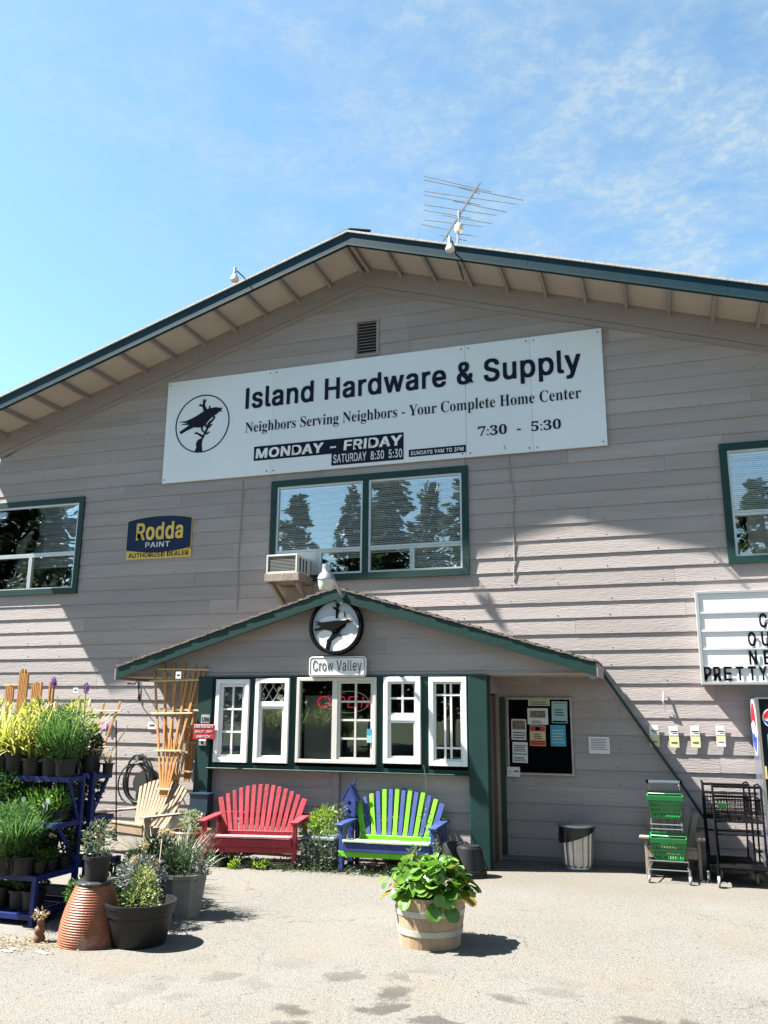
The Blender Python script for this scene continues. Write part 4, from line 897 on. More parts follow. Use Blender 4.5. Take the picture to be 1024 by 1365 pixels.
# ------------------------------------------------------------------ benches
def bench(name, label, loc, rz, pal, Wd=1.04):
    """fan-backed garden loveseat; local x along width, -y to the front"""
    t = thing(name, label, 'bench', loc, rz); hw = Wd/2
    leg, front1, front2, arm_, seatm, backr = pal['leg'], pal['front1'], pal['front2'], pal['arm'], pal['seat'], pal['rail']
    for s_ in (-1, 1):
        loc_build(MB().box(s_*hw-.022, s_*hw+.022, -.035, .035, 0, .46), 'leg', leg, t, bevel=.004)
        # rear leg and side rail slope back
        loc_build(MB().box(s_*(hw-.005)-.022, s_*(hw-.005)+.022, .50, .56, .0, .50), 'leg', leg, t, bevel=.004)
        loc_build(MB().beam((s_*(hw-.046), -.02, .245), (s_*(hw-.046), .62, .16), .035, .11), 'side_rail', leg, t, bevel=.004)
        loc_build(MB().beam((s_*(hw+.01), -.09, .475), (s_*(hw+.01), .58, .485), .095, .024), 'armrest', arm_, t, bevel=.004)
    loc_build(MB().box(-hw+.022, hw-.022, -.062, -.036, .215, .30), 'front_rail', front1, t, bevel=.004)
    loc_build(MB().box(-hw-.03, hw+.03, -.036+.0, -.0355+.03, .155, .214), 'apron', front2, t, bevel=.004)
    for k in range(5):
        y = -.075+k*.098; z = .318-k*.012
        loc_build(MB().beam((-hw+.03, y+.045, z), (hw-.03, y+.045, z), .088, .022), 'seat_slat', seatm[k % len(seatm)], t, bevel=.003)
    # back: reclined fan
    yb, zb_ = .40, .285; rec = .30
    n = 14; bot = Wd*.80; 
    loc_build(MB().beam((-bot/2-.02, yb-.02, zb_+.015), (bot/2+.02, yb-.02, zb_+.015), .03, .06), 'lower_back_rail', backr[0], t, bevel=.003)
    loc_build(MB().beam((-hw-.02, yb+.17, zb_+.195), (hw+.02, yb+.17, zb_+.195), .03, .06), 'upper_back_rail', backr[1], t, bevel=.003)
    for k in range(n):
        u = (k-(n-1)/2)/((n-1)/2); xb = u*bot*.47; xt = u*hw*.98+.0; hgt = .555-.155*u*u
        wd = .048 if 0 < k < n-1 else .062
        a = Vector((xb, yb+.005, zb_)); b = Vector((xt, yb+.005+hgt*rec, zb_+hgt*.96))
        d = (b-a).normalized(); nrm = Vector((0,-1,rec)).normalized()
        loc_build(MB().beam(a, b, wd, .018, nrm), 'back_slat', pal['slats'][k % len(pal['slats'])], t, bevel=.003)
    return t
seat_pink = mat('sun-bleached red paint', (.52,.19,.19), .6, var=.18, scale=7, bump=.3, dirt=(.6,.42,.40), dirt_amt=.25, dirt_scale=8)
seat_pale = mat('bleached green paint', (.42,.60,.30), .6, var=.15, scale=7, dirt=(.6,.62,.55), dirt_amt=.2, dirt_scale=8)
seat_pb = mat('bleached blue paint', (.32,.38,.40), .6, var=.15, scale=7, dirt=(.55,.6,.55), dirt_amt=.2, dirt_scale=8)
def gpos(px, py): return gr(px, py)
bench('garden_bench', 'red fan-backed garden bench below the left porch windows', (-4.47, -1.56, 0), R(11), dict(leg=redp, front1=redp, front2=redp, arm=redp, seat=[seat_pink], rail=[redp, redp], slats=[redp]), 1.02)
bench('garden_bench', 'lime green and blue fan-backed garden bench right of the birdhouse', (-2.93, -1.42, 0), R(2), dict(leg=bluep, front1=bluep, front2=limep, arm=bluep, seat=[seat_pale, seat_pb], rail=[limep, limep], slats=[limep, bluep]), 1.0)
# ------------------------------------------------------------------ birdhouse on a post
bh = thing('birdhouse', 'blue two-hole birdhouse on a post between the two benches', 'birdhouse', (-3.50, -.98, 0))
q = at(468,1088,.98); bxh = q.x; zbo = q.z; zs = at(460,1062,.98).z; zpk = at(468,1046,.98).z
MB().prism([(bxh-.07,zbo),(bxh+.07,zbo),(bxh+.07,zs-.02),(bxh,zpk-.01),(bxh-.07,zs-.02)], -1.04, -.92).build('house_body', bluep, bh, bevel=.003)
for s_ in (-1, 1): MB().beam((bxh, -.98, zpk), (bxh+s_*.092, -.98, zs-.035), .125, .010, (0,0,1)).build('roof_board', bluep, bh)
for zz in (zbo+.06, zbo+.15): MB().lathe([(.0,0),(.018,0)], (0,0,0), 12).build('hole', black, bh, base=(0,0,0)).location = Vector((bxh,-1.042,zz))-parent_base(bh)
for o in bh.children:
    if o.name.startswith('hole'): o.rotation_euler = (R(90), 0, 0)
bx('post', bluep, bh, bxh-.03, bxh+.03, -1.0, -.95, 0, zbo-.001); MB().box(bxh+.03, bxh+.045, -.99, -.97, zpk-.02, zpk+.07).box(bxh+.0, bxh+.045, -.99, -.97, zpk, zpk+.015).build('perch', bluep, bh)
# ------------------------------------------------------------------ trough of plants between benches
tp = thing('planter_trough', 'dark planter trough of yellow-green and pale leafy plants between the benches', 'planter', (-3.74, -1.25, 0))
bx('trough', mat('slate blue plastic', (.06,.08,.09), .5), tp, -3.92, -3.55, -1.40, -1.08, 0, .30); bx('trough_rim', mat('blue grey rim', (.24,.30,.32), .5), tp, -3.94, -3.53, -1.42, -1.06, .302, .325)
mb = leaves(MB(), (-3.72,-1.22,.45), (.17,.15,.17), 650, .045, 11, .6); mb.build('yellow_foliage', l_lime, tp)
mb = leaves(MB(), (-3.86,-1.28,.36), (.13,.13,.08), 220, .045, 12, .4); mb.build('green_foliage', l_green, tp)
mb = leaves(MB(), (-3.70,-1.47,.17), (.23,.06,.20), 520, .038, 13, .2); leaves(mb, (-3.6,-1.12,.55), (.10,.08,.10), 130, .035, 14); mb.build('trailing_foliage', l_grey, tp)
# ------------------------------------------------------------------ overturned black pots
bp_ = thing('upturned_pot', 'black plastic pot standing upside down in front of the porch post', 'pot', (-2.09, -1.22, 0))
MB().lathe([(0,.30),(.112,.30),(.118,.285),(.13,.28),(.165,.07),(.18,.068),(.182,.035),(.176,.032),(.182,.03),(.186,0),(0,0)], (-2.09,-1.22,0), 32).build('pot_wall', blackpl, bp_, True)
bp2 = thing('upturned_pot', 'black nursery pot leaning behind the upturned pot by the green bench', 'pot', (-2.27, -1.05, 0))
MB().lathe([(0,.30),(.10,.30),(.11,.28),(.145,.05),(.158,.048),(.16,0),(0,0)], (-2.30,-1.08,0), 26).build('pot_wall', blackpl, bp2, True)
# ------------------------------------------------------------------ half barrel with big-leaved plant
BC = Vector((-1.79, -3.90, 0))
hb = thing('half_barrel', 'pale wooden half barrel with two steel hoops standing in the forecourt', 'barrel', BC)
nS = 22; prof = [(.222,0),(.236,.10),(.252,.22),(.262,.345)]
mb = MB(); a_ = 2*math.pi/nS
for i, (r_, z) in enumerate(prof):
    pass
v = []; 
for r_, z in prof:
    for rr_ in (r_, r_-.022):
        for t_ in (-.5, 0, .5): a = a_*t_*.985; v.append((rr_*math.cos(a), rr_*math.sin(a), z))
f = []
for i in range(3):
    o_ = i*6
    for k in (0, 1): f += [(o_+k, o_+k+1, o_+k+7, o_+k+6), (o_+k+4, o_+k+3, o_+k+9, o_+k+10)]
    f += [(o_, o_+6, o_+9, o_+3), (o_+2, o_+5, o_+11, o_+8)]
f += [(18,19,22,21), (19,20,23,22), (0,3,4,1), (1,4,5,2)]
mb.add(v, f); s0 = loc_build(mb, 'stave', stavew, hb)
for k in range(1, nS):
    c = s0.copy(); COL.objects.link(c); c.parent = hb; c.rotation_euler = (0, 0, a_*k); j = 1+rnd.uniform(-.008,.008); c.scale = (j, j, 1+rnd.uniform(-.012,.012))
for (z0, z1) in ((.085,.125), (.215,.255)):
    def rad(z): return .2225+(z)*.118+.004
    loc_build(MB().lathe([(rad(z0),z0),(rad(z0)+.004,z0),(rad(z1)+.004,z1),(rad(z1),z1)], (0,0,0), 44), 'hoop', hoopm, hb, True)
loc_build(MB().lathe([(.24,.30),(.1,.315),(0,.32)], (0,0,0), 20), 'soil', soil, hb)
bg_ = thing('bergenia_plant', 'big round-leaved green plant spilling over the half barrel', 'plant', BC+Vector((0,0,.30)))
def bigleaf(seed):
    rr = random.Random(seed); m = MB(); n = 12; v = [(0,0,0)]; 
    for ring_ in (.5, 1.):
        for k in range(n):
            a = 2*math.pi*k/n; r_ = ring_*(1+rr.uniform(-.06,.06))*(1 if k else .8); x = .5+.52*r_*math.cos(a)*1.0; y = .46*r_*math.sin(a)
            v.append((x, y, .16*abs(y)*1.2-.22*(x-.2)**2+rr.uniform(-.03,.03)*ring_))
    v[0] = (.5, 0, -.03)
    f = [(0, 1+k, 1+(k+1) % n) for k in range(n)]+[(1+k, 1+n+k, 1+n+(k+1) % n, 1+(k+1) % n) for k in range(n)]
    m.add(v, f); return m
protos = []
rr = random.Random(21)
for i in range(350):
    if i < 4:
        lf = loc_build(bigleaf(i), 'leaf', l_big, bg_, True); protos.append(lf)
    else: lf = protos[i % 4].copy(); COL.objects.link(lf); lf.parent = bg_
    a = rr.uniform(0, 2*math.pi); q = rr.random()**.55; el_ = rr.uniform(.0, .9) if q < .7 else rr.uniform(-.5, .55)
    rad_ = .03+.235*q; h_ = .07+.16*(1-q*q)+rr.uniform(-.05,.07)
    if i % 9 == 0: rad_ += .07; h_ -= .06
    lf.location = (rad_*math.cos(a), rad_*math.sin(a), max(.03, h_)); s_ = rr.choice([rr.uniform(.035,.06), rr.uniform(.06,.09), rr.uniform(.085,.12)])
    lf.scale = (s_, s_, s_)
    if i % 3: lf.rotation_euler = (rr.uniform(-.5,.5), -el_+rr.uniform(-.4,.4), a+rr.uniform(-.7,.7))
    else: lf.location.z += .05; lf.rotation_euler = (rr.uniform(-.5,.5), rr.uniform(.4,1.2), a+rr.uniform(-.5,.5))
for (x, y, z, s_, ry, rz_) in [(.10,-.25,.02,.13,.9,-1.4), (.20,-.2,.0,.125,.8,-1.0), (.27,-.12,.06,.13,.35,-.5), (.17,-.22,.08,.12,.7,-.9), (-.26,-.1,.06,.11,.5,-2.6), (-.1,-.25,.05,.11,.7,-1.8)]:
    lf = protos[0].copy(); COL.objects.link(lf); lf.parent = bg_; lf.location = (x,y,z); lf.scale = (s_,)*3; lf.rotation_euler = (0, ry, rz_)
mb = MB(); tips = []
for k in range(40):
    a = rr.uniform(0, 6.28); q = rr.uniform(.05,.22); mb.tube([(q*.3*math.cos(a), q*.3*math.sin(a), 0), (q*math.cos(a), q*math.sin(a), rr.uniform(.08,.2))], .004, 4, False)
loc_build(mb, 'stems', l_green, bg_)
mb = MB()
for k in range(5):
    x, y = rr.uniform(-.2,.1), rr.uniform(-.1,.1); mb.tube([(x,y,.1),(x-.02,y,.26),(x-.01,y,.30+.025*k)], .0028, 4); leaves(mb, (x-.01,y,.27+.025*k), (.02,.02,.05), 26, .03, k)
loc_build(mb, 'seedling_shoots', l_grey, bg_)
# ------------------------------------------------------------------ dustbin
tcn = thing('dustbin', 'fluted galvanised dustbin with lid and black liner against the wall', 'bin', (-1.07, -.38, 0))
n = 60; v = []; f = []; pr = [(.148,0),(.152,.015),(.149,.03),(.155,.05),(.178,.40),(.185,.42),(.185,.45)]
for r_, z in pr:
    for k in range(n):
        fl = .006*(1 if (k % 4) < 2 else -1) if .04 < z < .41 else 0; a = 2*math.pi*k/n; v.append(((r_+fl)*math.cos(a), (r_+fl)*math.sin(a), z))
for i in range(len(pr)-1):
    for k in range(n): f.append((i*n+k, i*n+(k+1) % n, (i+1)*n+(k+1) % n, (i+1)*n+k))
loc_build(MB().add(v, f), 'bin_body', steel, tcn)
mb = MB(); v = []; n = 40
for i, z in enumerate((.445, .0)):
    for k in range(n):
        a = 2*math.pi*k/n; r_ = .198+rnd.uniform(-.004,.004); dr = .10+.07*(math.cos(a-3.6)) if i else 0
        v.append((r_*math.cos(a), r_*math.sin(a), .445-(dr if i else 0)))
mb.add(v, [(k, (k+1) % n, n+(k+1) % n, n+k) for k in range(n)]); loc_build(mb, 'bin_liner', mat('black bin liner', (.008,.008,.01), .3, bump=.8, bscale=20), tcn)
loc_build(MB().lathe([(.205,.442),(.21,.45),(.205,.462),(.16,.487),(.08,.50),(0,.503)], (0,0,0), 36), 'bin_lid', steel, tcn, True)
# ------------------------------------------------------------------ adirondack chairs
def adirondack(name, label, loc, rz, wm_, Wd=.56, nsl=7, sc_=1., bh_=.62, rec=.42, two=None):
    t = thing(name, label, 'chair', loc, rz); hw = Wd/2; w2 = two or wm_
    for s_ in (-1, 1):
        loc_build(MB().box(s_*hw-.016, s_*hw+.016, -.04, .045, 0, .38), 'leg', w2, t, bevel=.003)
        loc_build(MB().beam((s_*(hw-.035), -.03, .25), (s_*(hw-.035), .66, .07), .026, .10), 'leg', w2, t, bevel=.003)
        loc_build(MB().beam((s_*(hw+.015), -.09, .395), (s_*(hw+.015), .50, .395), .10, .022), 'armrest', w2, t, bevel=.003)
    loc_build(MB().box(-hw+.02, hw-.02, -.05, -.028, .20, .29), 'front_rail', wm_, t, bevel=.003)
    for k in range(5): loc_build(MB().beam((-hw+.02, -.02+k*.09, .305-k*.023), (hw-.02, -.02+k*.09, .305-k*.023), .08, .02), 'seat_slat', wm_, t, bevel=.003)
    for k in range(nsl):
        u = (k-(nsl-1)/2)/((nsl-1)/2); h_ = bh_-.10*u*u; xb = u*hw*.62; xt = u*hw*1.02; wd = Wd*1.0/nsl*(.80)
        loc_build(MB().beam((xb,.36,.20), (xt,.36+h_*rec,.20+h_), wd, .018, (0,-1,rec)), 'back_slat', wm_, t, bevel=.003)
    loc_build(MB().beam((-hw,.36+.2*rec+.03,.40), (hw,.36+.2*rec+.03,.40), .022, .06), 'back_rail', w2, t)
    t.scale = (sc_,)*3; return t
adirondack('adirondack_chair', 'grey wooden armchair behind the green basket trolley', (-.07, -.60, 0), 0, greyw, .52, 7, 1.0, .50, .16)
# left: wide tan chair with many slats, angled, with loose planks at its foot
adirondack('adirondack_chair', 'tan slatted garden armchair holding trellises by the left porch post', (-6.20, -1.36, .06), R(-20), tanw, .86, 13, 1.0, .56, .38, greyw)
# ------------------------------------------------------------------ baskets, trolleys
def basket(loc, label, rx_=0.):
    t = thing('shopping_basket', label, 'basket', loc, 0, 'green baskets on the trolley'); t.rotation_euler = (rx_, 0, 0)
    W2, D2, H2 = .17, .115, .22; tp_ = .80
    m3 = MB()
    def pt(u, v_, z):                                 # u,v in [-1,1]
        k = tp_+(1-tp_)*z/H2; return (u*W2*k, v_*D2*k, z)
    for side in range(4):
        def sp(a, z): return [pt(a,-1,z), pt(1,a,z), pt(-a,1,z), pt(-1,-a,z)][side]
        for k in range(13):
            a = -1+2*k/12; m3.beam(sp(a,0), sp(a,H2), .012, .004, [(0,-1,0),(1,0,0),(0,1,0),(-1,0,0)][side])
        for z in (.0, .055, .10, .15): m3.beam(sp(-1,z+.006), sp(1,z+.006), .004, .016 if z else .02)
    loc_build(m3, 'basket_grid', basketg, t)
    mb = MB()
    for side in range(4):
        def sp(a, z): return [pt(a,-1.03,z), pt(1.03,a,z), pt(-a,1.03,z), pt(-1.03,-a,z)][side]
        mb.beam(sp(-1.04,H2-.015), sp(1.04,H2-.015), .012, .045)
    loc_build(mb, 'basket_rim', basketg, t); loc_build(MB().box(-W2*tp_, W2*tp_, -D2*tp_, D2*tp_, 0, .006), 'basket_floor', basketg, t)
    mb = MB(); mb.tube([(-W2,0,H2),(-W2*.96,-.06,H2+.02),(0,-.09,H2+.025),(W2*.96,-.06,H2+.02),(W2,0,H2)], .004, 5); loc_build(mb, 'handle', steel, t)
    return t
tr = thing('basket_trolley', 'small chrome trolley carrying two green baskets', 'trolley', (-.09, -.72, 0))
tx0, tx1 = -.275, .045
y0_ = -.50
chrome = mat('chrome wire', (.5,.5,.5), .25, .85, var=.1)
for s_, x in ((-1, tx0+.01), (1, tx1-.01)):
    fx = x+s_*.045
    MB().tube([(x,-.52,.94),(x,-.50,.60),(x,-.505,.30),(fx,-.52,.13),(fx,-.53,.075)], .0085, 7).build('upright', chrome, tr, True)
    MB().tube([(x,-.50,.60),(x,-.80,.55)], .007, 6).build('side_arm', chrome, tr)
    MB().tube([(x,-.50,.16),(fx,-.92,.12),(fx,-.93,.075)], .0085, 7).build('base_rail', chrome, tr, True)
    for y in (-.53, -.93):
        wv = MB().lathe([(0,-.011),(.035,-.011),(.038,-.006),(.038,.006),(.035,.011),(0,.011)], (0,0,0), 18).build('wheel', mat('grey wheel', (.35,.34,.32), .6) if 'grey wheel' not in MATS else MATS['grey wheel'], tr, True, base=(0,0,0)); wv.location = Vector((fx,y,.038))-tr.location; wv.rotation_euler = (0, R(90), 0)
        MB().box(fx-.017, fx-.013, y-.012, y+.012, .03, .08).box(fx+.013, fx+.017, y-.012, y+.012, .03, .08).box(fx-.017, fx+.017, y-.012, y+.012, .08, .084).build('fork', steel, tr)
MB().tube([(tx0-.01,-.52,.945),(tx1+.01,-.52,.945)], .016, 10).build('handle', whitep, tr, True)
for x in (tx0-.012, tx1+.012): MB().tube([(x-.012,-.52,.945),(x+.012,-.52,.945)], .02, 8).build('grip_end', black, tr)
for (yy_, z) in ((-.80,.545),(-.50,.60),(-.80,.50),(-.52,.75),(-.92,.125),(-.50,.16),(-.86,.20),(-.50,.30)):
    xa, xb = (tx0, tx1) if z > .2 else (tx0-.03, tx1+.03); MB().tube([(xa,yy_,z),(xb,yy_,z)], .006, 6).build('cross_wire', chrome, tr)
basket((-.115,-.66,.615), 'upper green basket on the small chrome trolley', R(8)); basket((-.105,-.70,.205), 'lower green basket on the small chrome trolley', R(8))
def bcart(loc, label, sc_=1., full=True):
    t = thing('shopping_cart', label, 'shopping cart', loc, 0, 'black shopping carts'); hw = .225
    for s_ in (-1, 1):
        x = s_*hw
        loc_build(MB().tube([(x,.0,.945),(x,-.015,.93),(x,-.01,.5),(x,-.03,.14),(x*1.02,-.04,.09)], .011, 7), 'upright', black, t, True)
        loc_build(MB().tube([(x,0,.945),(x,.30,.955),(x*.92,.48,.93),(x*.90,.49,.60)], .010, 7), 'top_rail', black, t, True)
        loc_build(MB().tube([(x,-.02,.17),(x*.8,.50,.17)], .011, 6), 'base_rail', black, t)
        loc_build(MB().tube([(x*.9,.42,.60),(x*.85,.40,.17)], .010, 6), 'rear_strut', black, t)
        for y, k in ((-.05,1.02), (.46,.8)):
            wv = loc_build(MB().lathe([(0,-.012),(.05,-.012),(.055,-.006),(.055,.006),(.05,.012),(0,.012)], (0,0,0), 20), 'wheel', MATS['grey wheel'], t, True); wv.location = (x*k,y,.055); wv.rotation_euler = (0, R(90), 0)
            loc_build(MB().box(x*k-.018, x*k-.014, y-.015, y+.015, .05, .115).box(x*k+.014, x*k+.018, y-.015, y+.015, .05, .115).box(x*k-.018, x*k+.018, y-.015, y+.015, .115, .12), 'fork', black, t)
    loc_build(MB().tube([(-hw,0,.945),(hw,0,.945)], .013, 8), 'handle', black, t); loc_build(MB().box(-hw, hw, .0, .5, .162, .178), 'lower_tray', black, t)
    mb = MB()                                         # upper wire basket z .62-.83
    for z in (.62,.66,.70,.74,.78,.82): 
        mb.tube([(-hw+.01,.02,z),(hw-.01,.02,z),(hw*.9,.46,z),(-hw*.9,.46,z),(-hw+.01,.02,z)], .0035 if z < .8 else .007, 4)
    for k in range(15):
        x = -hw+.015+k*(2*hw-.03)/14; mb.tube([(x,.02,.83),(x,.02,.61),(x*.92,.46,.61),(x*.92,.46,.83)], .0025, 4, False)
    for k in range(9): y = .05+k*.045; mb.tube([(-hw+.01,y,.83),(-hw+.01,y,.61),(hw-.01,y,.61),(hw-.01,y,.83)], .0025, 4, False)
    loc_build(mb, 'wire_basket', black, t)
    for s_ in (0, 1): loc_build(MB().tube([(-hw,.0,.61-.12*s_),(hw,.0,.61-.12*s_)], .008, 6), 'cross_bar', black, t)
    return t
c1 = bcart((.575,-.92,0), 'black wire shopping cart nearest the vending machine'); 
c2 = dup(c1, (.49,-.62,0), None, 'black wire shopping cart nested behind, peeking out to the left')
lbx = thing('cart_label', 'small green card fixed to the front of the black cart', 'card', (.42,-.95,.76)); bx('card', basketg, lbx, .385, .475, -.912, -.908, .735, .785)
# ------------------------------------------------------------------ vending machine
vm_ = thing('vending_machine', 'tall dark blue cola vending machine at the right edge by the carts', 'vending machine', (1.3, -.5, 0))
vx0, vx1 = .835, 1.75
bx('cabinet', vends, vm_, vx0, vx1, -.82, -.08, .03, .165+H, .01); bx('front_door', vend, vm_, vx0+.01, vx1-.01, -.90, -.821, .06, .155+H, .008)
mb = MB(); mb.box(vx0-.004, vx0+.02, -.915, -.83, .06, .16+H); mb.build('chrome_edge', chrome, vm_); bx('top_trim', chrome, vm_, vx0, vx1, -.91, -.82, .1555+H, .172+H)
for x in (vx0+.05, vx1-.1): bx('foot', black, vm_, x, x+.05, -.8, -.7, 0, .03)
redw = mat('emblem red', (.55,.01,.02), .3); bluw = mat('emblem blue', (.01,.05,.32), .3)
def emblem(c, r_, mk, nm):
    def arc(a0, a1, n=14): return [(r_*math.cos(a0+(a1-a0)*i/n), r_*math.sin(a0+(a1-a0)*i/n)) for i in range(n+1)]
    mk([(r_*1.12*x/r_, r_*1.12*z/r_) for x, z in arc(0, 2*math.pi*.98, 24)], whitep, .000, nm+'_disc')
    up_ = arc(R(8), R(188)); mk(up_+[(-.4*r_,.12*r_),(0,.28*r_),(.5*r_,.25*r_)], redw, .0025, nm+'_top')
    lo = arc(R(192), R(352)); mk(lo+[(.5*r_,-.30*r_),(0,-.22*r_),(-.45*r_,-.42*r_)], bluw, .0025, nm+'_bottom')
def mkf(pts, m_, off, nm): MB().prism([(.835+.19+x, -.05+H+z) for x, z in pts], -.9015-off-.002, -.9012-off).build(nm, m_, vm_)
fc = at(1022, 957, .9); 
def mkf(pts, m_, off, nm): MB().prism([(fc.x+.055+x, fc.z+z) for x, z in pts], -.9035-off, -.9012-off).build(nm, m_, vm_)
emblem(None, .085, mkf, 'front_emblem')
def mks(pts, m_, off, nm):
    v = [(vx0-.001-off, -.45+x*1.0, .02+H-.15+z) for x, z in pts]+[(vx0-.003-off, -.45+x, .02+H-.15+z) for x, z in pts]; n = len(pts)
    MB().add(v, [tuple(range(n)), tuple(range(2*n-1, n-1, -1))]+[(i, i+n, (i+1) % n+n, (i+1) % n) for i in range(n)]).build(nm, m_, vm_)
emblem(None, .26, mks, 'side_emblem')
bx('can_graphic', papers, vm_, fc.x-.01, fc.x+.25, -.9045, -.9012, -.36+H, -.19+H); bx('label_strip', creamp, vm_, vx0+.022, vx0+.04, -.9165, -.901, -.62+H, -.50+H)
# ------------------------------------------------------------------ trellises
def trellis(name, label, base, top_w, bot_w, h_, nb, slats, rz=0., ry=0., lean=.0, stub=.1):
    t = thing(name, label, 'trellis', base, rz, 'wooden fan trellises')
    for k in range(nb):
        u = (k-(nb-1)/2)/((nb-1)/2); xb, xt = u*bot_w/2, u*top_w/2
        wdt = .029
        loc_build(MB().beam((xb,0,0), (xt,lean,h_+rnd.uniform(-.03,.02)), wdt, .016, (0,-1,0)), 'upright_slat', cedar, t, bevel=.002)
    for q in slats:
        ww = bot_w+(top_w-bot_w)*q+.10+.05*q; loc_build(MB().beam((-ww/2,-.017+lean*q,h_*q), (ww/2,-.017+lean*q,h_*q+.0), .02, .022, (0,-1,0)), 'cross_slat', cedarl, t, bevel=.002)
    t.rotation_euler = (0, ry, rz); return t
b_ = at(214, 1063, 1.05)
trellis('garden_trellis', 'tall cedar fan trellis standing in the tan armchair', (b_.x+.01, -1.0, b_.z), .66, .06, 1.50, 5, (.06,.36,.66,.93), 0, R(-1), .18)
b_ = at(228, 1055, .95)
trellis('garden_trellis', 'second tall cedar fan trellis leaning just behind the front one', (b_.x-.03, -.88, b_.z), .62, .10, 1.54, 5, (.30,.63,.955), 0, R(1.5), .06)
b_ = at(247, 1042, .75)
trellis('garden_trellis', 'short cedar trellis hanging beside the left porch post', (b_.x, -.72, b_.z), .16, .05, .60, 4, (.2,.78), 0, R(4), .02)
b_ = at(246, 988, .40)
trellis('garden_trellis', 'dark fan trellis in shade behind the others next to the post', (b_.x, -.35, b_.z), .30, .12, .62, 5, (.3,.75), 0, R(5), .02)
# bundle of trellises beyond the rack
for i, (px, w_, h_, ly, lab, nb) in enumerate([(14,.10,.9,915,'leftmost bundled trellis stack behind the nursery plants',5), (33,.12,1.15,895,'tallest bundled trellis stack behind the nursery plants',6), (50,.13,.95,912,'third bundled trellis stack from the left behind the nursery plants',6), (70,.05,1.0,908,'single dark trellis stake right of the bundles behind the nursery plants',2)]):
    top_ = at(px, ly, 1.5); t = thing('trellis_bundle', lab, 'trellis', (top_.x, -1.5, top_.z-h_), 0, 'bundled trellises behind the plants')
    for k in range(nb):
        x = -w_/2+w_*k/(nb-1); loc_build(MB().beam((x*.8,0,0), (x,0,h_+rnd.uniform(-.03,.03)), w_/nb*.8, .03, (0,-1,0)), 'upright_slat', cedar, t)
b_ = at(105, 1040, 1.3)
trellis('garden_trellis', 'wide open fan trellis behind the purple flowers', (b_.x, -1.3, b_.z-.25), .95, .16, 1.17, 5, (.92,.55), 0, 0, .05)
tag(MB().beam(at(6,913.5,1.47), at(46,912,1.47), .02, .022, (0,-1,0)).build('cross_slat', cedarl), 'pale cross slat lying over the trellis bundles', 'slat')
def label_card(px, py, y, w_, h_, lab, m_=None):
    a = at(px, py, y); t = thing('price_card', lab, 'card', a, 0, 'price cards'); loc_build(MB().box(-w_/2, w_/2, -.002, 0, -h_/2, h_/2), 'card', m_ or paperm, t); loc_build(MB().box(-w_*.3, w_*.3, -.003, -.0021, -.1*h_, .12*h_), 'print', inkg, t); return t
label_card(238, 900, 1.12, .075, .085, 'white price card hanging on the tall front trellis'); label_card(101, 920, 1.45, .07, .06, 'white price card on the open fan trellis'); label_card(203, 967, .02, .13, .10, 'white notice on the siding behind the tall trellises')
# ------------------------------------------------------------------ hose coil, pinwheel, rods, mail box
ho = thing('garden_hose', 'black garden hose coiled on a hook on the left wall', 'hose', at(184,1040,.1)); rr = random.Random(5)
hc = at(184, 1038, .08)
for k in range(7):
    cx_ = hc.x+rr.uniform(-.05,.05); cz_ = hc.z+rr.uniform(-.06,.03); rx, rz_ = .20+rr.uniform(-.03,.03), .27+rr.uniform(-.03,.04); ph = rr.uniform(-.2,.2)
    pts = [(cx_+rx*math.cos(a)*math.cos(ph)-rz_*math.sin(a)*math.sin(ph), -.06-.018*k, cz_+rx*math.cos(a)*math.sin(ph)+rz_*math.sin(a)*math.cos(ph)) for a in [2*math.pi*j/26 for j in range(27)]]
    MB().tube(pts, .011, 6, False).build('hose_loop', hosem, ho, True)
MB().tube([at(200,1060,.15), at(213,1045,.3), at(215,1020,.1), at(205,1010,.05)], .010, 6).build('hose_tail', hosem, ho, True)
bx('hook', steel, ho, hc.x-.015, hc.x+.015, -.14, -.015, hc.z+.25, hc.z+.33)
tag(MB().tube([(hc.x+.12,-.02,hc.z-.05),(hc.x+.12,-.15,hc.z-.05)], .15, 20).build('hose_reel', mat('dark grey reel', (.03,.032,.03), .5)), 'round dark hose reel on the wall behind the coiled hose', 'reel')
pw = thing('butterfly_ornament', 'pink and white butterfly ornament on the left siding', 'ornament', at(142,967,.03)); c_ = at(142,967,.03); pinkm = mat('pink plastic', (.55,.22,.52), .4)
for s_ in (-1, 1):
    MB().prism([(c_.x, c_.z), (c_.x+s_*.05, c_.z+.055), (c_.x+s_*.09, c_.z+.04), (c_.x+s_*.07, c_.z-.005), (c_.x+s_*.08, c_.z-.05), (c_.x+s_*.03, c_.z-.05)], -.035, -.025).build('wing', pinkm, pw)
MB().beam((c_.x,-.04,c_.z-.05), (c_.x,-.04,c_.z+.05), .012, .012).build('ornament_body', paperm, pw)
tag(MB().tube([at(155,960,2.6), at(155,1040,2.6), at(155,1120,2.6)], .007, 6).build('shepherd_rod', black), 'thin black upright rod between the rack and the garden chair', 'rod')
tag(MB().beam(at(149,1000,.3), at(170,970,.3), .012, .012).build('cane', tanw), 'thin tilted bamboo cane against the left siding', 'cane')
dbx = thing('wall_box', 'dark teal metal box on the foot of the left porch post', 'box', at(283,1075,1.0)); a, b = at(253,1059,1.02), at(276,1085,1.02)
teb = mat('dark teal metal', (.012,.035,.055), .4); bx('box', teb, dbx, a.x, b.x, -1.02, -.88, b.z, a.z, .004); bx('box_lid', teb, dbx, a.x-.008, b.x+.008, -1.03, -.875, a.z+.001, a.z+.016)
ng = mat('glass jug', (.5,.5,.5), .15)
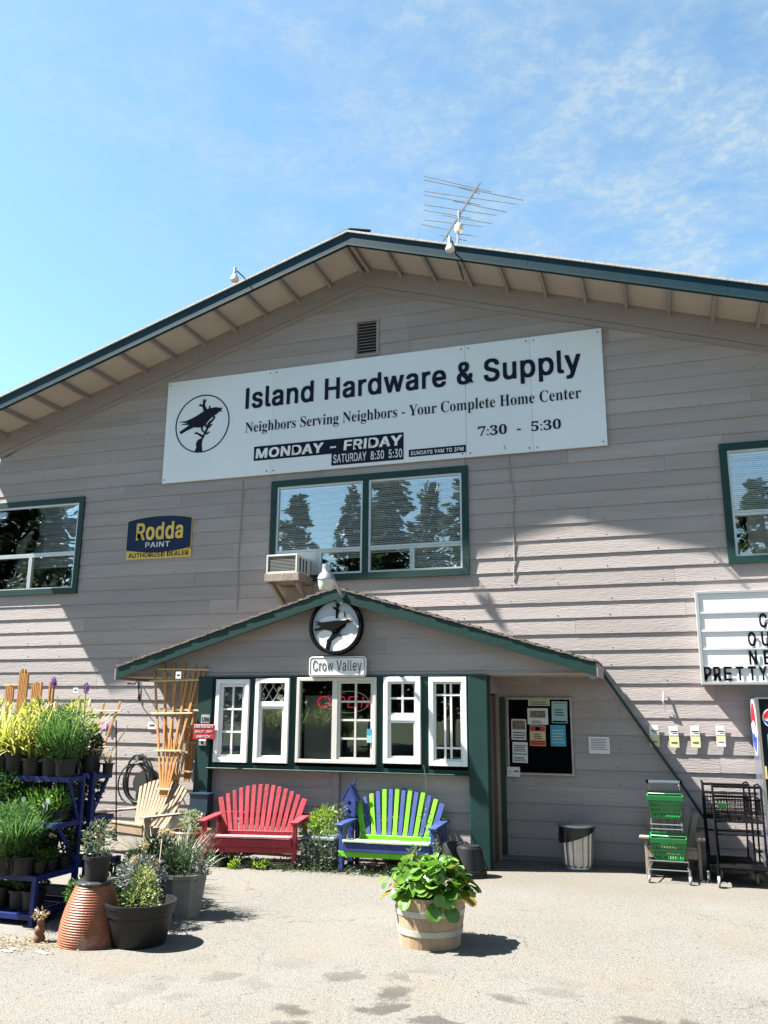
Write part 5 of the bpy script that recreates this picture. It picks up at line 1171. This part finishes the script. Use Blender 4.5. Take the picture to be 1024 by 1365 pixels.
# gas meter-like cabinet behind the post
cab = thing('meter_cabinet', 'grey metal meter cabinet on the wall behind the short trellis', 'cabinet', at(252,990,.1)); a, b = at(240,962,.12), at(262,1018,.12)
bx('cabinet', mat('meter grey', (.3,.31,.32), .45), cab, a.x, b.x, -.12, -.02, b.z, a.z, .004); bx('red_label', emerred, cab, b.x-.06, b.x-.02, -.1235, -.1205, b.z+.1, a.z-.2); bx('data_plate', paperm, cab, b.x-.07, b.x-.01, -.1235, -.1205, b.z+.02, b.z+.09)
bk = thing('wall_bracket', 'black iron plant bracket on the siding under the porch eave', 'bracket', at(186,915,.1)); MB().tube([at(186,935,.02), at(184,905,.02), at(180,912,.35), at(170,911,.45)], .008, 6).build('arm', black, bk); MB().tube([at(184,933,.03), at(186,915,.3)], .006, 6).build('brace', black, bk)
# ------------------------------------------------------------------ brown tub with shrub by the red bench
TC = Vector((-5.27, -1.42, 0)); tt = thing('glazed_tub', 'round brown tub with a small pale shrub left of the red bench', 'planter', TC)
loc_build(MB().lathe([(0,0),(.16,0),(.20,.12),(.225,.28),(.24,.29),(.245,.32),(.235,.335),(.215,.33),(.205,.26),(0,.25)], (0,0,0), 32), 'tub', brownb, tt, True)
loc_build(MB().lathe([(.205,.255),(0,.27)], (0,0,0), 16), 'soil', soil, tt); loc_build(leaves(MB(), (0,0,.42), (.15,.13,.12), 420, .04, 31, .6), 'foliage', leafmat('variegated shrub', (.12,.22,.06), (.45,.5,.28), .35), tt)
loc_build(MB().box(-.04,.03,-.252,-.246,.25,.29), 'card', creamp, tt)
loc_build(leaves(MB(), (.05,-.25,.15), (.16,.04,.08), 90, .03, 32), 'trailing_foliage', l_green, tt)
# ------------------------------------------------------------------ terracotta urn, pot on it, big tub, grey tub
UC = Vector((-4.14, -4.72, 0)); ur = thing('terracotta_urn', 'ribbed glazed terracotta urn standing upside down by the blue rack', 'urn', UC)
prof = []; n = 192
for i in range(n+1):
    t_ = i/n; z = .40*t_; r_ = .232*(1-t_**1.9*.46)*(1-.035*(1-t_)**6) ; r_ += .0022*math.sin(t_*2*math.pi*24); prof.append((r_, z))
prof = [(0,0)]+prof
loc_build(MB().lathe(prof, (0,0,0), 48), 'urn_body', terra, ur, True)
loc_build(MB().lathe([(.126,.398),(.132,.402),(.134,.415),(.124,.424),(.10,.426),(0,.426)], (0,0,0), 32), 'glazed_foot', mat('dark glaze', (.05,.05,.055), .15), ur, True)
potted('rose_pot', 'tall black nursery pot with a small leafy shrub on the terracotta urn', UC+Vector((.01,0,.427)), (.078,.098,.17), potblack, [('foliage', l_grey, lambda mb, z: leaves(mb, (0,0,z+.14), (.12,.12,.14), 420, .032, 41, .4)), ('stems', l_dry, lambda mb, z: stems(mb, (0,0,z), .1, 9, .24, 42))])
KC = Vector((-3.80, -4.62, 0)); kt = thing('black_tub', 'large black plastic tub planted with a small leafy shrub', 'planter', KC)
loc_build(MB().lathe([(0,0),(.19,0),(.20,.02),(.217,.10),(.219,.105),(.236,.20),(.244,.205),(.252,.255),(.260,.27),(.260,.29),(.246,.29),(.238,.255),(.228,.22),(0,.21)], (0,0,0), 44), 'tub', blackpl, kt, True)
loc_build(MB().lathe([(.228,.222),(.1,.235),(0,.24)], (0,0,0), 20), 'soil', soil, kt)
loc_build(leaves(leaves(MB(), (.02,-.04,.30), (.17,.13,.11), 620, .032, 51, .5), (.0,.02,.42), (.09,.08,.10), 260, .034, 52, .5), 'foliage', leafmat('tub shrub', (.10,.20,.03), (.46,.54,.16), .35), kt)
loc_build(blades(MB(), (.14,-.05,.22), .02, 5, .11, .03, 53), 'yellow_leaf', l_yel, kt)
GC = Vector((-3.95, -3.75, 0)); gt = thing('grey_planter', 'grey stone-look planter with silver foliage and dry seed heads behind the black tub', 'planter', GC)
loc_build(MB().lathe([(0,0),(.14,0),(.185,.30),(.20,.305),(.20,.335),(.18,.335),(.17,.30),(0,.29)], (0,0,0), 8), 'planter_body', stoneg, gt)
loc_build(leaves(MB(), (.05,.0,.42), (.24,.18,.15), 480, .045, 61, .3, .2), 'silver_foliage', l_grey, gt)
loc_build(blades(MB(), (-.1,.05,.30), .12, 200, .42, .008, 62, .5, .5), 'grass_foliage', l_dark, gt)
loc_build(blades(MB(), (.15,.0,.36), .05, 14, .16, .028, 63, .8, .7), 'lamb_ear_leaf', l_silver, gt)
sil = potted('silver_plant', 'frosty silver-leaved plant in a black pot between the urn and tub', (-4.08, -4.20, 0), (.10,.14,.26), potblack, [('foliage', l_silver, lambda mb, z: leaves(mb, (0,0,z+.14), (.19,.17,.15), 900, .045, 64, .3, .3))])
sh_ = thing('dry_seed_heads', 'tall stalks with cream dried flower heads above the black tub', 'plant', (-3.85, -4.3, 0)); rr = random.Random(8)
for (px, py, y) in [(193,1127,4.25), (180,1147,4.3), (217,1110,4.0), (200,1167,4.4), (189,1180,4.4), (206,1152,4.2)]:
    a = at(px, py, y); bz = Vector((-3.87+rr.uniform(-.05,.05), -4.25+rr.uniform(-.05,.05), .25)); hd = MB().tube([bz, (a+bz)/2+Vector((.01,0,0)), a], .0035, 5).build('stalk', l_dry, sh_)
    m3 = leaves(MB(), tuple(a), (.032,.032,.028), 150, .018, int(px), .2, .6, .1); m3.build('seed_head', l_cream, sh_)
# extra greenery between chair and tubs
potted('herb_pot', 'dark leafy herb in a nursery pot behind the silver plant', (-4.45, -3.35, 0), (.10,.13,.22), potblack, [('foliage', l_dark, lambda mb, z: leaves(mb, (0,0,z+.16), (.2,.18,.2), 700, .045, 71, .5))])
potted('fern_pot', 'soft green ferny plant in a nursery pot near the garden chair', (-4.75, -2.95, 0), (.10,.13,.22), potblack, [('foliage', l_grey, lambda mb, z: blades(mb, (0,0,z), .1, 200, .42, .01, 72, .7, .6))])
# ------------------------------------------------------------------ plant rack
rk = thing('plant_rack', 'blue steel tiered nursery rack loaded with plants at the left edge', 'rack', (-5.6, -4.2, 0))
RX0, RX1 = -7.1, -4.83
tiers = [(4.50, 4.02, .085), (4.50, 4.02, .37), (4.33, 4.02, .745), (4.22, 4.00, 1.10)]
def shelf(y0, y1, z, nm='shelf'):
    mb = MB(); y0, y1 = -y0, -y1
    mb.box(RX0, RX1, y0, y0+.03, z-.04, z).box(RX0, RX1, y1-.03, y1, z-.04, z).box(RX1-.03, RX1, y0+.03, y1-.03, z-.04, z).box(RX0, RX0+.03, y0+.03, y1-.03, z-.04, z)
    s = mb.build(nm, bluest, rk)
    m2 = MB()
    for k in range(int((y1-y0-.06)/.045)): m2.box(RX0+.03, RX1-.03, y0+.04+k*.045, y0+.05+k*.045, z-.012, z-.004)
    for k in range(18): x = RX0+.05+k*(RX1-RX0-.1)/17; m2.box(x, x+.006, y0+.03, y1-.03, z-.018, z-.0125)
    m2.build('shelf_mesh', bluest, s)
    bx('shade_deck', blackpl, s, RX0+.031, RX1-.031, y0+.032, y1-.032, z-.03, z-.02)  # solid deck added under the mesh to shade the levels below
for y0, y1, z in tiers: shelf(y0, y1, z)
for y0, y1, z in [(3.85,3.40,.085), (3.85,3.45,.37), (3.85,3.55,.745), (3.85,3.62,1.10)]: shelf(y0, y1, z)
for x in (RX0+.0, RX1-.035):
    for (y, h_) in ((4.50,.37), (4.02,1.12), (3.88,1.12), (3.42,.37)):
        bx('rack_leg', bluest, rk, x, x+.04, -y-.02, -y+.02, 0, h_)
    MB().beam((x+.02,-4.03,.72), (x+.02,-4.20,1.07), .02, .03).build('brace', bluest, rk); MB().beam((x+.02,-4.03,.42), (x+.02,-4.30,.72), .02, .03).build('brace', bluest, rk)
    MB().beam((x+.02,-3.87,.75), (x+.02,-3.66,1.07), .02, .03).build('brace', bluest, rk); MB().beam((x+.02,-3.87,.40), (x+.02,-3.58,.72), .02, .03).build('brace', bluest, rk)
    MB().beam((x+.02,-4.48,.10), (x+.02,-4.05,.10), .02, .03).build('brace', bluest, rk)
rr = random.Random(99)
l_straw = l_cream
def nursery(i, x, y, z, kind, label):
    sq = [(.06,.075,.13), (.045,.055,.085), (.08,.095,.15)][kind[0]]; q = rr.uniform(.82, 1.18); sq = (sq[0]*min(q,1.04), sq[1]*min(q,1.04), sq[2]*q); x += rr.uniform(-.018,.018); y += rr.uniform(-.03,.03)
    fol = []
    k = kind[1]; sd = 200+i
    if k == 'strap': fol = [('foliage', l_yel, lambda mb, zz: leaves(blades(blades(mb, (0,0,zz), .05, 75, rr.uniform(.38,.52), .028, sd, .55, .6), (0,0,zz), .07, 40, .26, .022, sd+7, 1.1, 1.1), (0,0,zz+.12), (.14,.14,.14), 110, .07, sd, .3, .3))]
    if k == 'lily': fol = [('foliage', l_yel, lambda mb, zz: leaves(blades(mb, (0,0,zz), .05, 34, .46, .026, sd, .45, .4), (0,0,zz+.24), (.15,.15,.26), 420, .075, sd, .4, .3))]
    if k == 'feather': fol = [('foliage', leafmats['feather'], lambda mb, zz: leaves(blades(mb, (0,0,zz), .07, 170, .42, .008, sd, .5, .5), (.0,0,zz+.20), (.16,.15,.24), 1200, .055, sd, .2, .14))]
    if k == 'bush': fol = [('foliage', l_green, lambda mb, zz: leaves(mb, (0,0,zz+.12), (.11,.10,.13), 380, .045, sd, .5))]
    if k == 'dark': fol = [('foliage', l_dark, lambda mb, zz: leaves(mb, (0,0,zz+.10), (.10,.10,.12), 330, .045, sd, .5))]
    if k == 'lime': fol = [('foliage', l_lime if i % 2 else leafmats['bright'], lambda mb, zz: leaves(mb, (0,0,zz+.07), (.085,.085,.10), 320, .05, sd, .9, .28))]
    if k == 'herb': fol = [('foliage', l_green, lambda mb, zz: leaves(mb, (0,0,zz+.045), (.055,.055,.055), 160, .032, sd, .7))]
    if k == 'red': fol = [('foliage', l_dark, lambda mb, zz: leaves(mb, (0,0,zz+.12), (.11,.10,.13), 330, .045, sd, .5)), ('flowers', l_red, lambda mb, zz: leaves(mb, (0,0,zz+.25), (.09,.09,.03), 90, .02, sd+1, .5, .8))]
    return potted('nursery_pot', label, (x, y, z+.001), sq, potblack, fol, 'nursery pots on the blue rack', 'potted plant', rr.uniform(0, 6))
leafmats = {'feather': leafmat('feathery green', (.05,.15,.03), (.16,.34,.07), .4), 'bright': leafmat('bright green', (.10,.26,.03), (.28,.52,.09), .4)}
i = 0
xs_top = [-4.93,-5.10,-5.28,-5.46,-5.64,-5.82,-6.0,-6.2]; kinds = ['feather','feather','lily','strap','strap','red','strap','lily']
for k, x in enumerate(xs_top):
    i += 1; where = ['at the right end', 'second from the right', 'third from the right', 'fourth from the right', 'fifth from the right', 'sixth from the right', 'seventh from the right', 'at the far left'][k]
    desc = {'feather': 'feathery green plant', 'lily': 'yellow-green lily-like plant', 'strap': 'yellow strap-leaved plant', 'red': 'dark plant with small red flowers'}[kinds[k]]
    nursery(i, x, -4.12, 1.10, (2, kinds[k]), desc+' '+where+' on the blue rack top')
    if k < 7:
        i += 1; nursery(i, x-.06, -3.74, 1.10, (2, ['dark','lily','feather','strap','lily','strap','lily'][k]), 'pot with '+['dark leaves','lily leaves','feathery leaves','yellow straps','yellow lilies','tall yellow straps','pale lilies'][k]+', '+where+' on rack top')
for k, x in enumerate([-4.93,-5.05,-5.17,-5.29,-5.42,-5.56,-5.72,-5.9]):
    i += 1; kk = ['lime','lime','lime','lime','bush','bush','dark','bush'][k]
    nursery(i, x, -4.20, .745, (1 if k < 4 else 0, kk), ['bright green herb', 'lime green seedling', 'fresh green herb', 'leafy lime seedling', 'bushy green plant', 'dense green shrub', 'dark green plant', 'green shrub'][k]+' in pot '+['at the right end','second from right','third from right','fourth from right','fifth from right','sixth from right','seventh from right','at the far left'][k]+' on the second rack shelf')
    i += 1; nursery(i, x-.03, -4.08, .745, (1, 'dark'), 'dark seedling '+['at the right end','second from right','third from right','fourth from right','fifth from right','sixth from right','seventh from right','at the far left'][k]+' in the rear row of the second rack shelf')
for k, x in enumerate([-4.92,-5.03,-5.14,-5.25,-5.36,-5.48,-5.60,-5.75]):
    for j, y in enumerate((-4.42, -4.27, -4.12)):
        if (k+j) % 5 == 4: continue
        i += 1; nursery(i, x, y, .37, (1, ['herb','herb','dark','lime'][(k*3+j) % 4 if k > 3 else (k+j) % 3]), 'small herb pot, '+['front','middle','rear'][j]+' row of the third rack shelf, '+['at the right end','second from right','third from right','fourth from right','fifth from right','sixth from right','seventh from right','at the far left'][k])
for k, x in enumerate([-4.97,-5.14,-5.33,-5.52]):
    i += 1; nursery(i, x, -4.32, .085, (2, ['dark','bush','bush','dark'][k]), ['shaded dark plant at the right end', 'shaded bushy plant second from right', 'shaded bushy plant third from right', 'shaded dark plant at the far left'][k]+' of the bottom rack shelf')
for k, x in enumerate([-5.0,-5.2,-5.4,-5.6]):
    i += 1; nursery(i, x, -3.68, .745, (0, ['dark','bush','dark','bush'][k]), 'pot in the shade of the rear side of the rack, middle level, '+['rightmost','second from right','third from right','fourth from right'][k])
    i += 1; nursery(i, x, -3.62, .37, (0, 'dark'), 'pot in the shade of the rear side of the rack, lower level, '+['rightmost','second from right','third from right','fourth from right'][k])
for k, (x, y, kk) in enumerate([(-4.62,-4.25,'dark'), (-4.45,-4.45,'bush'), (-4.62,-3.80,'dark'), (-4.70,-3.40,'bush'), (-4.35,-4.05,'dark'), (-4.90,-3.10,'dark'), (-4.30,-3.65,'dark')]):
    i += 1; nursery(i, x, y, 0, (2, kk), ['dark shrub', 'leafy shrub', 'dark shrub', 'leafy shrub', 'dark leafy pot', 'dark shrub', 'dark leafy pot'][k]+' added on the ground '+['right beside the blue rack leg', 'behind the terracotta urn', 'at the rear leg of the blue rack', 'behind the rear leg of the rack', 'behind the silver plant', 'furthest back near the garden chair', 'left of the grey planter'][k])  # dark pots added to deepen the shade around the rack foot
# white plant tags
for k, (x, y, z) in enumerate([(-5.28,-4.50,.50), (-5.17,-4.49,.50), (-5.06,-4.44,.50), (-5.23,-4.27,.90), (-5.02,-4.27,.86), (-4.96,-4.30,.90)]):
    t = thing('plant_tag', 'white plant tag '+['left of the pair on the third shelf', 'right of the pair on the third shelf', 'nearest the rack leg on the third shelf', 'leftmost on the second shelf', 'second on the second shelf', 'rightmost on the second shelf'][k]+' of the rack', 'tag', (x,y,z), rnd.uniform(-.3,.3), 'white plant tags')
    loc_build(MB().prism(rrect(-.017,.017,-.01,.035,.012,4), -.001, .001), 'tag_head', paperm, t); loc_build(MB().box(-.004,.004,-.001,.001,-.06,-.0105), 'tag_stake', paperm, t)
for k, (px, py, y, kk) in enumerate([(8,1085,4.62,'feather'), (22,1120,4.60,'dark'), (-8,1150,4.64,'feather')]):
    a = at(px, py, y); i += 1; nursery(i, a.x, -y+.12, .37, (2, kk), ['tall feathery green plant at the left edge rising in front of the second rack shelf', 'dark leafy plant right of the tall feathery one on the third rack shelf', 'feathery plant at the far left end of the third rack shelf'][k])
# alliums
for k, (px, py, bx_) in enumerate([(72,910,72), (115,918,116)]):
    p_ = at(px, py, 4.1); t = thing('purple_flower', 'purple flower spike '+['left of the two above the nursery rack', 'right of the two above the nursery rack'][k], 'flower', (p_.x, -4.1, 1.25), 0, 'purple flower spikes')
    MB().tube([Vector((p_.x+.01,-4.1,1.25)), p_+Vector((0,0,-.03))], .004, 5).build('stalk', l_green, t)
    leaves(MB(), tuple(p_), (.017,.017,.045), 260, .016, 300+k, .6, .5, .1).build('flower_head', l_purple, t)
# terrarium clutter right of the rack top: small pale pots
for k, (px, py) in enumerate([(128,1010), (145,1008)]):
    a = at(px, py, 3.72); potted('small_pot', ['small pot with cream dried leaves', 'small pot with sparse pale twigs'][k]+' on the rear top shelf end', (a.x, -3.72, 1.10), (.04,.05,.09), potblack, [('foliage', l_cream, lambda mb, z: blades(mb, (0,0,z), .03, 30, .16, .01, 400+k, .6, .4))], 'small pots at the rack end')
# garden statue, leaf litter and white strips at the rack foot
sg = thing('stone_figure', 'small weathered stone figure with dried stems at the foot of the rack', 'figurine', (-4.50, -4.83, 0))
sg.scale = (.8,.8,.8)
loc_build(MB().lathe([(0,0),(.05,0),(.055,.03),(.04,.06),(.05,.09),(.045,.12),(.028,.14),(.034,.165),(.028,.19),(0,.2)], (0,0,0), 14), 'figure_body', brownb, sg, True); loc_build(leaves(MB(), (-.01,0,.22), (.05,.05,.05), 60, .04, 91, .4), 'dried_stems', l_dry, sg)
for k, (px, py, w_) in enumerate([(9,1269,.09), (17,1266,.05), (56,1271,.12)]):
    a = gr(px, py); tag(MB().box(-w_/2,w_/2,-.012,.012,0,.004).build('paper_strip', paperm, None, base=(0,0,0)), ['white paper strip farthest left on the litter', 'short white paper strip next to the leftmost one', 'white paper strip near the terracotta urn'][k], 'litter', 'paper strips on the ground')
    o = bpy.data.objects[[o_.name for o_ in bpy.data.objects if o_.name.startswith('paper_strip')][-1]]; o.location = a+Vector((0,0,.004)); o.rotation_euler = (0,0,rnd.uniform(-.4,.1))
def litter(name, m_, pts, n, size, seed, spread):
    rr = random.Random(seed); mb = MB()
    for _ in range(n):
        c = rr.choice(pts); p_ = Vector((c[0]+rr.gauss(0,spread[0]), c[1]+rr.gauss(0,spread[1]), .004)); a = rr.uniform(0,6.28); L_ = size*rr.uniform(.4,1.3); d = Vector((math.cos(a), math.sin(a), rr.uniform(0,.5)))*L_; s_ = Vector((-math.sin(a), math.cos(a), rr.uniform(-.3,.6)))*L_*.35
        q = [p_, p_+d*.5+s_, p_+d, p_+d*.5-s_]; mb.add([Vector((v.x, v.y, max(.003, v.z))) for v in q], [(0,1,2,3)])
    return tag(mb.build(name, m_), kind='stuff')
litter('leaf_litter', l_dry, [(-4.65,-4.95),(-4.9,-4.9),(-5.2,-4.9),(-4.45,-4.9)], 900, .02, 1, (.18,.09))
litter('leaf_litter', l_dry, [(-5.0,-1.75),(-4.4,-1.72),(-3.7,-1.6),(-3.0,-1.5),(-2.4,-1.3)], 700, .014, 2, (.3,.07))
mb = MB(); rr = random.Random(3)
for _ in range(420):
    x = rr.uniform(-5.3, -2.3); y = -(1.62-.13*(x+5.0)/2.7)+rr.gauss(0,.03) if rr.random() < .5 else -rr.uniform(.95, 1.55)
    h_ = rr.choice([.03,.04,.06]); leaves(mb, (x, y, h_*.4), (.05,.04,h_*.7), 5, .035, _, .7)
tag(mb.build('ground_weeds', l_dark), kind='stuff')
for k, (px, py, s_) in enumerate([(348,1158,.09), (278,1152,.08), (302,1150,.07), (250,1153,.09), (312,1158,.05)]):
    a = gr(px, py); mb = leaves(MB(), (0,0,.03), (s_,s_*.7,.05), 130, .045, 500+k, .6); o = mb.build('weed_tuft', l_lime, None, base=(0,0,0)); o.location = a
    tag(o, ['largest green weed under the middle of the red bench', 'low weed by the left leg of the red bench', 'small weed behind the left front of the red bench', 'flat weed beside the brown tub', 'tiny weed left of the large one under the red bench'][k], 'weed', 'weeds at the wall foot')
# climbing vine on the green bench post
vn = MB(); pts = [at(565,1020,1.0), at(569,1045,1.05), at(567,1070,1.05), at(568,1100,1.1), at(571,1130,1.3)]; vn.tube(pts, .005, 5); leaves(vn, tuple(at(568,1100,1.15)), (.05,.05,.28), 60, .035, 77, .3)
tag(vn.build('climbing_vine', l_grey), 'thin dark vine climbing over the right end of the green and blue bench', 'vine')
# ------------------------------------------------------------------ trees across the yard (seen in the window glass; the later copies added to cut fill)
def conifer(x, y, h_, r_, seed, label):
    t = thing('conifer_tree', label, 'tree', (x, y, 0), 0, 'conifers across the yard'); rr = random.Random(seed)
    loc_build(MB().tube([(0,0,0),(.1,0,h_*.5),(0,.05,h_)], [.03*h_*.5,.02*h_*.5,.02], 8), 'trunk', bark, t)
    mb = MB(); z = h_*.16
    while z < h_:
        rad_ = r_*(1-(z/h_))**.75*rr.uniform(.65,1.15)+.1; nb = 6
        for k in range(nb):
            a = rr.uniform(0, 6.28); L_ = rad_*rr.uniform(.6,1.15)
            for s_ in range(int(8+L_*13)):
                q = rr.random()**.6; p_ = Vector((math.cos(a)*L_*q, math.sin(a)*L_*q, z-L_*q*.22+rr.gauss(0,.07*h_/10))); d = Vector((math.cos(a)+rr.gauss(0,.6), math.sin(a)+rr.gauss(0,.6), rr.gauss(-.2,.3))).normalized(); l = .30*rr.uniform(.6,1.4); w_ = l*.4
                sd = d.cross(Vector((0,0,1))).normalized(); sd = (sd+Vector((0,0,rr.gauss(0,.5)))).normalized(); mb.add([p_, p_+d*l*.5+sd*w_, p_+d*l, p_+d*l*.5-sd*w_], [(0,1,2,3)])
        z += h_*.021
    loc_build(mb, 'crown', l_conif, t)
for k, (px, dist, top_py, r_) in enumerate([(395,24,662,2.6), (470,26,650,2.1), (512,28,668,2.4), (572,27,645,1.5), (612,25,640,2.3), (62,26,668,2.6), (5,24,700,2.4), (1010,30,640,3.2)]):
    a = at(px, top_py, 0); s_ = (CAMD+dist)/CAMD; X = a.x*s_; h_ = CAMH+(a.z-CAMH)*s_
    conifer(X, -dist, h_, r_*1.35, 600+k, 'tall conifer tree across the yard reflected in '+['the left pane of the middle window', 'the centre of the middle window', 'the middle window right of its mullion', 'the slim reflection in the right pane', 'the right edge of the middle window', 'the left upstairs window', 'the far left of the left upstairs window', 'the right upstairs window'][k])

src_trees = [o for o in bpy.data.objects if o.name.startswith('conifer_tree')]
rr = random.Random(17)
for k, (x, y, sc_) in enumerate([(-38,-20,1.1), (-31,-24,1.25), (-25,-20,1.0), (-20,-27,1.2), (-2,-30,1.15), (6,-26,1.1), (12,-23,1.2), (19,-26,1.1), (26,-20,1.2), (-14,-33,1.3), (-8,-34,1.1), (33,-14,1.2)]):  # extra trees added out of view to block low sky light
    c = dup(src_trees[k % 8], (x, y, 0), rr.uniform(0, 6), 'added conifer standing '+['furthest left', 'second from the left end', 'third from the left end', 'fourth from the left end', 'behind the middle row', 'right of the middle', 'in the right part', 'far to the right', 'near the right end', 'in the back row to the left', 'in the back row at the centre', 'beside the yard at the far right'][k]+' of the unseen tree line')
    c.scale = (sc_*1.15, sc_*1.15, sc_)
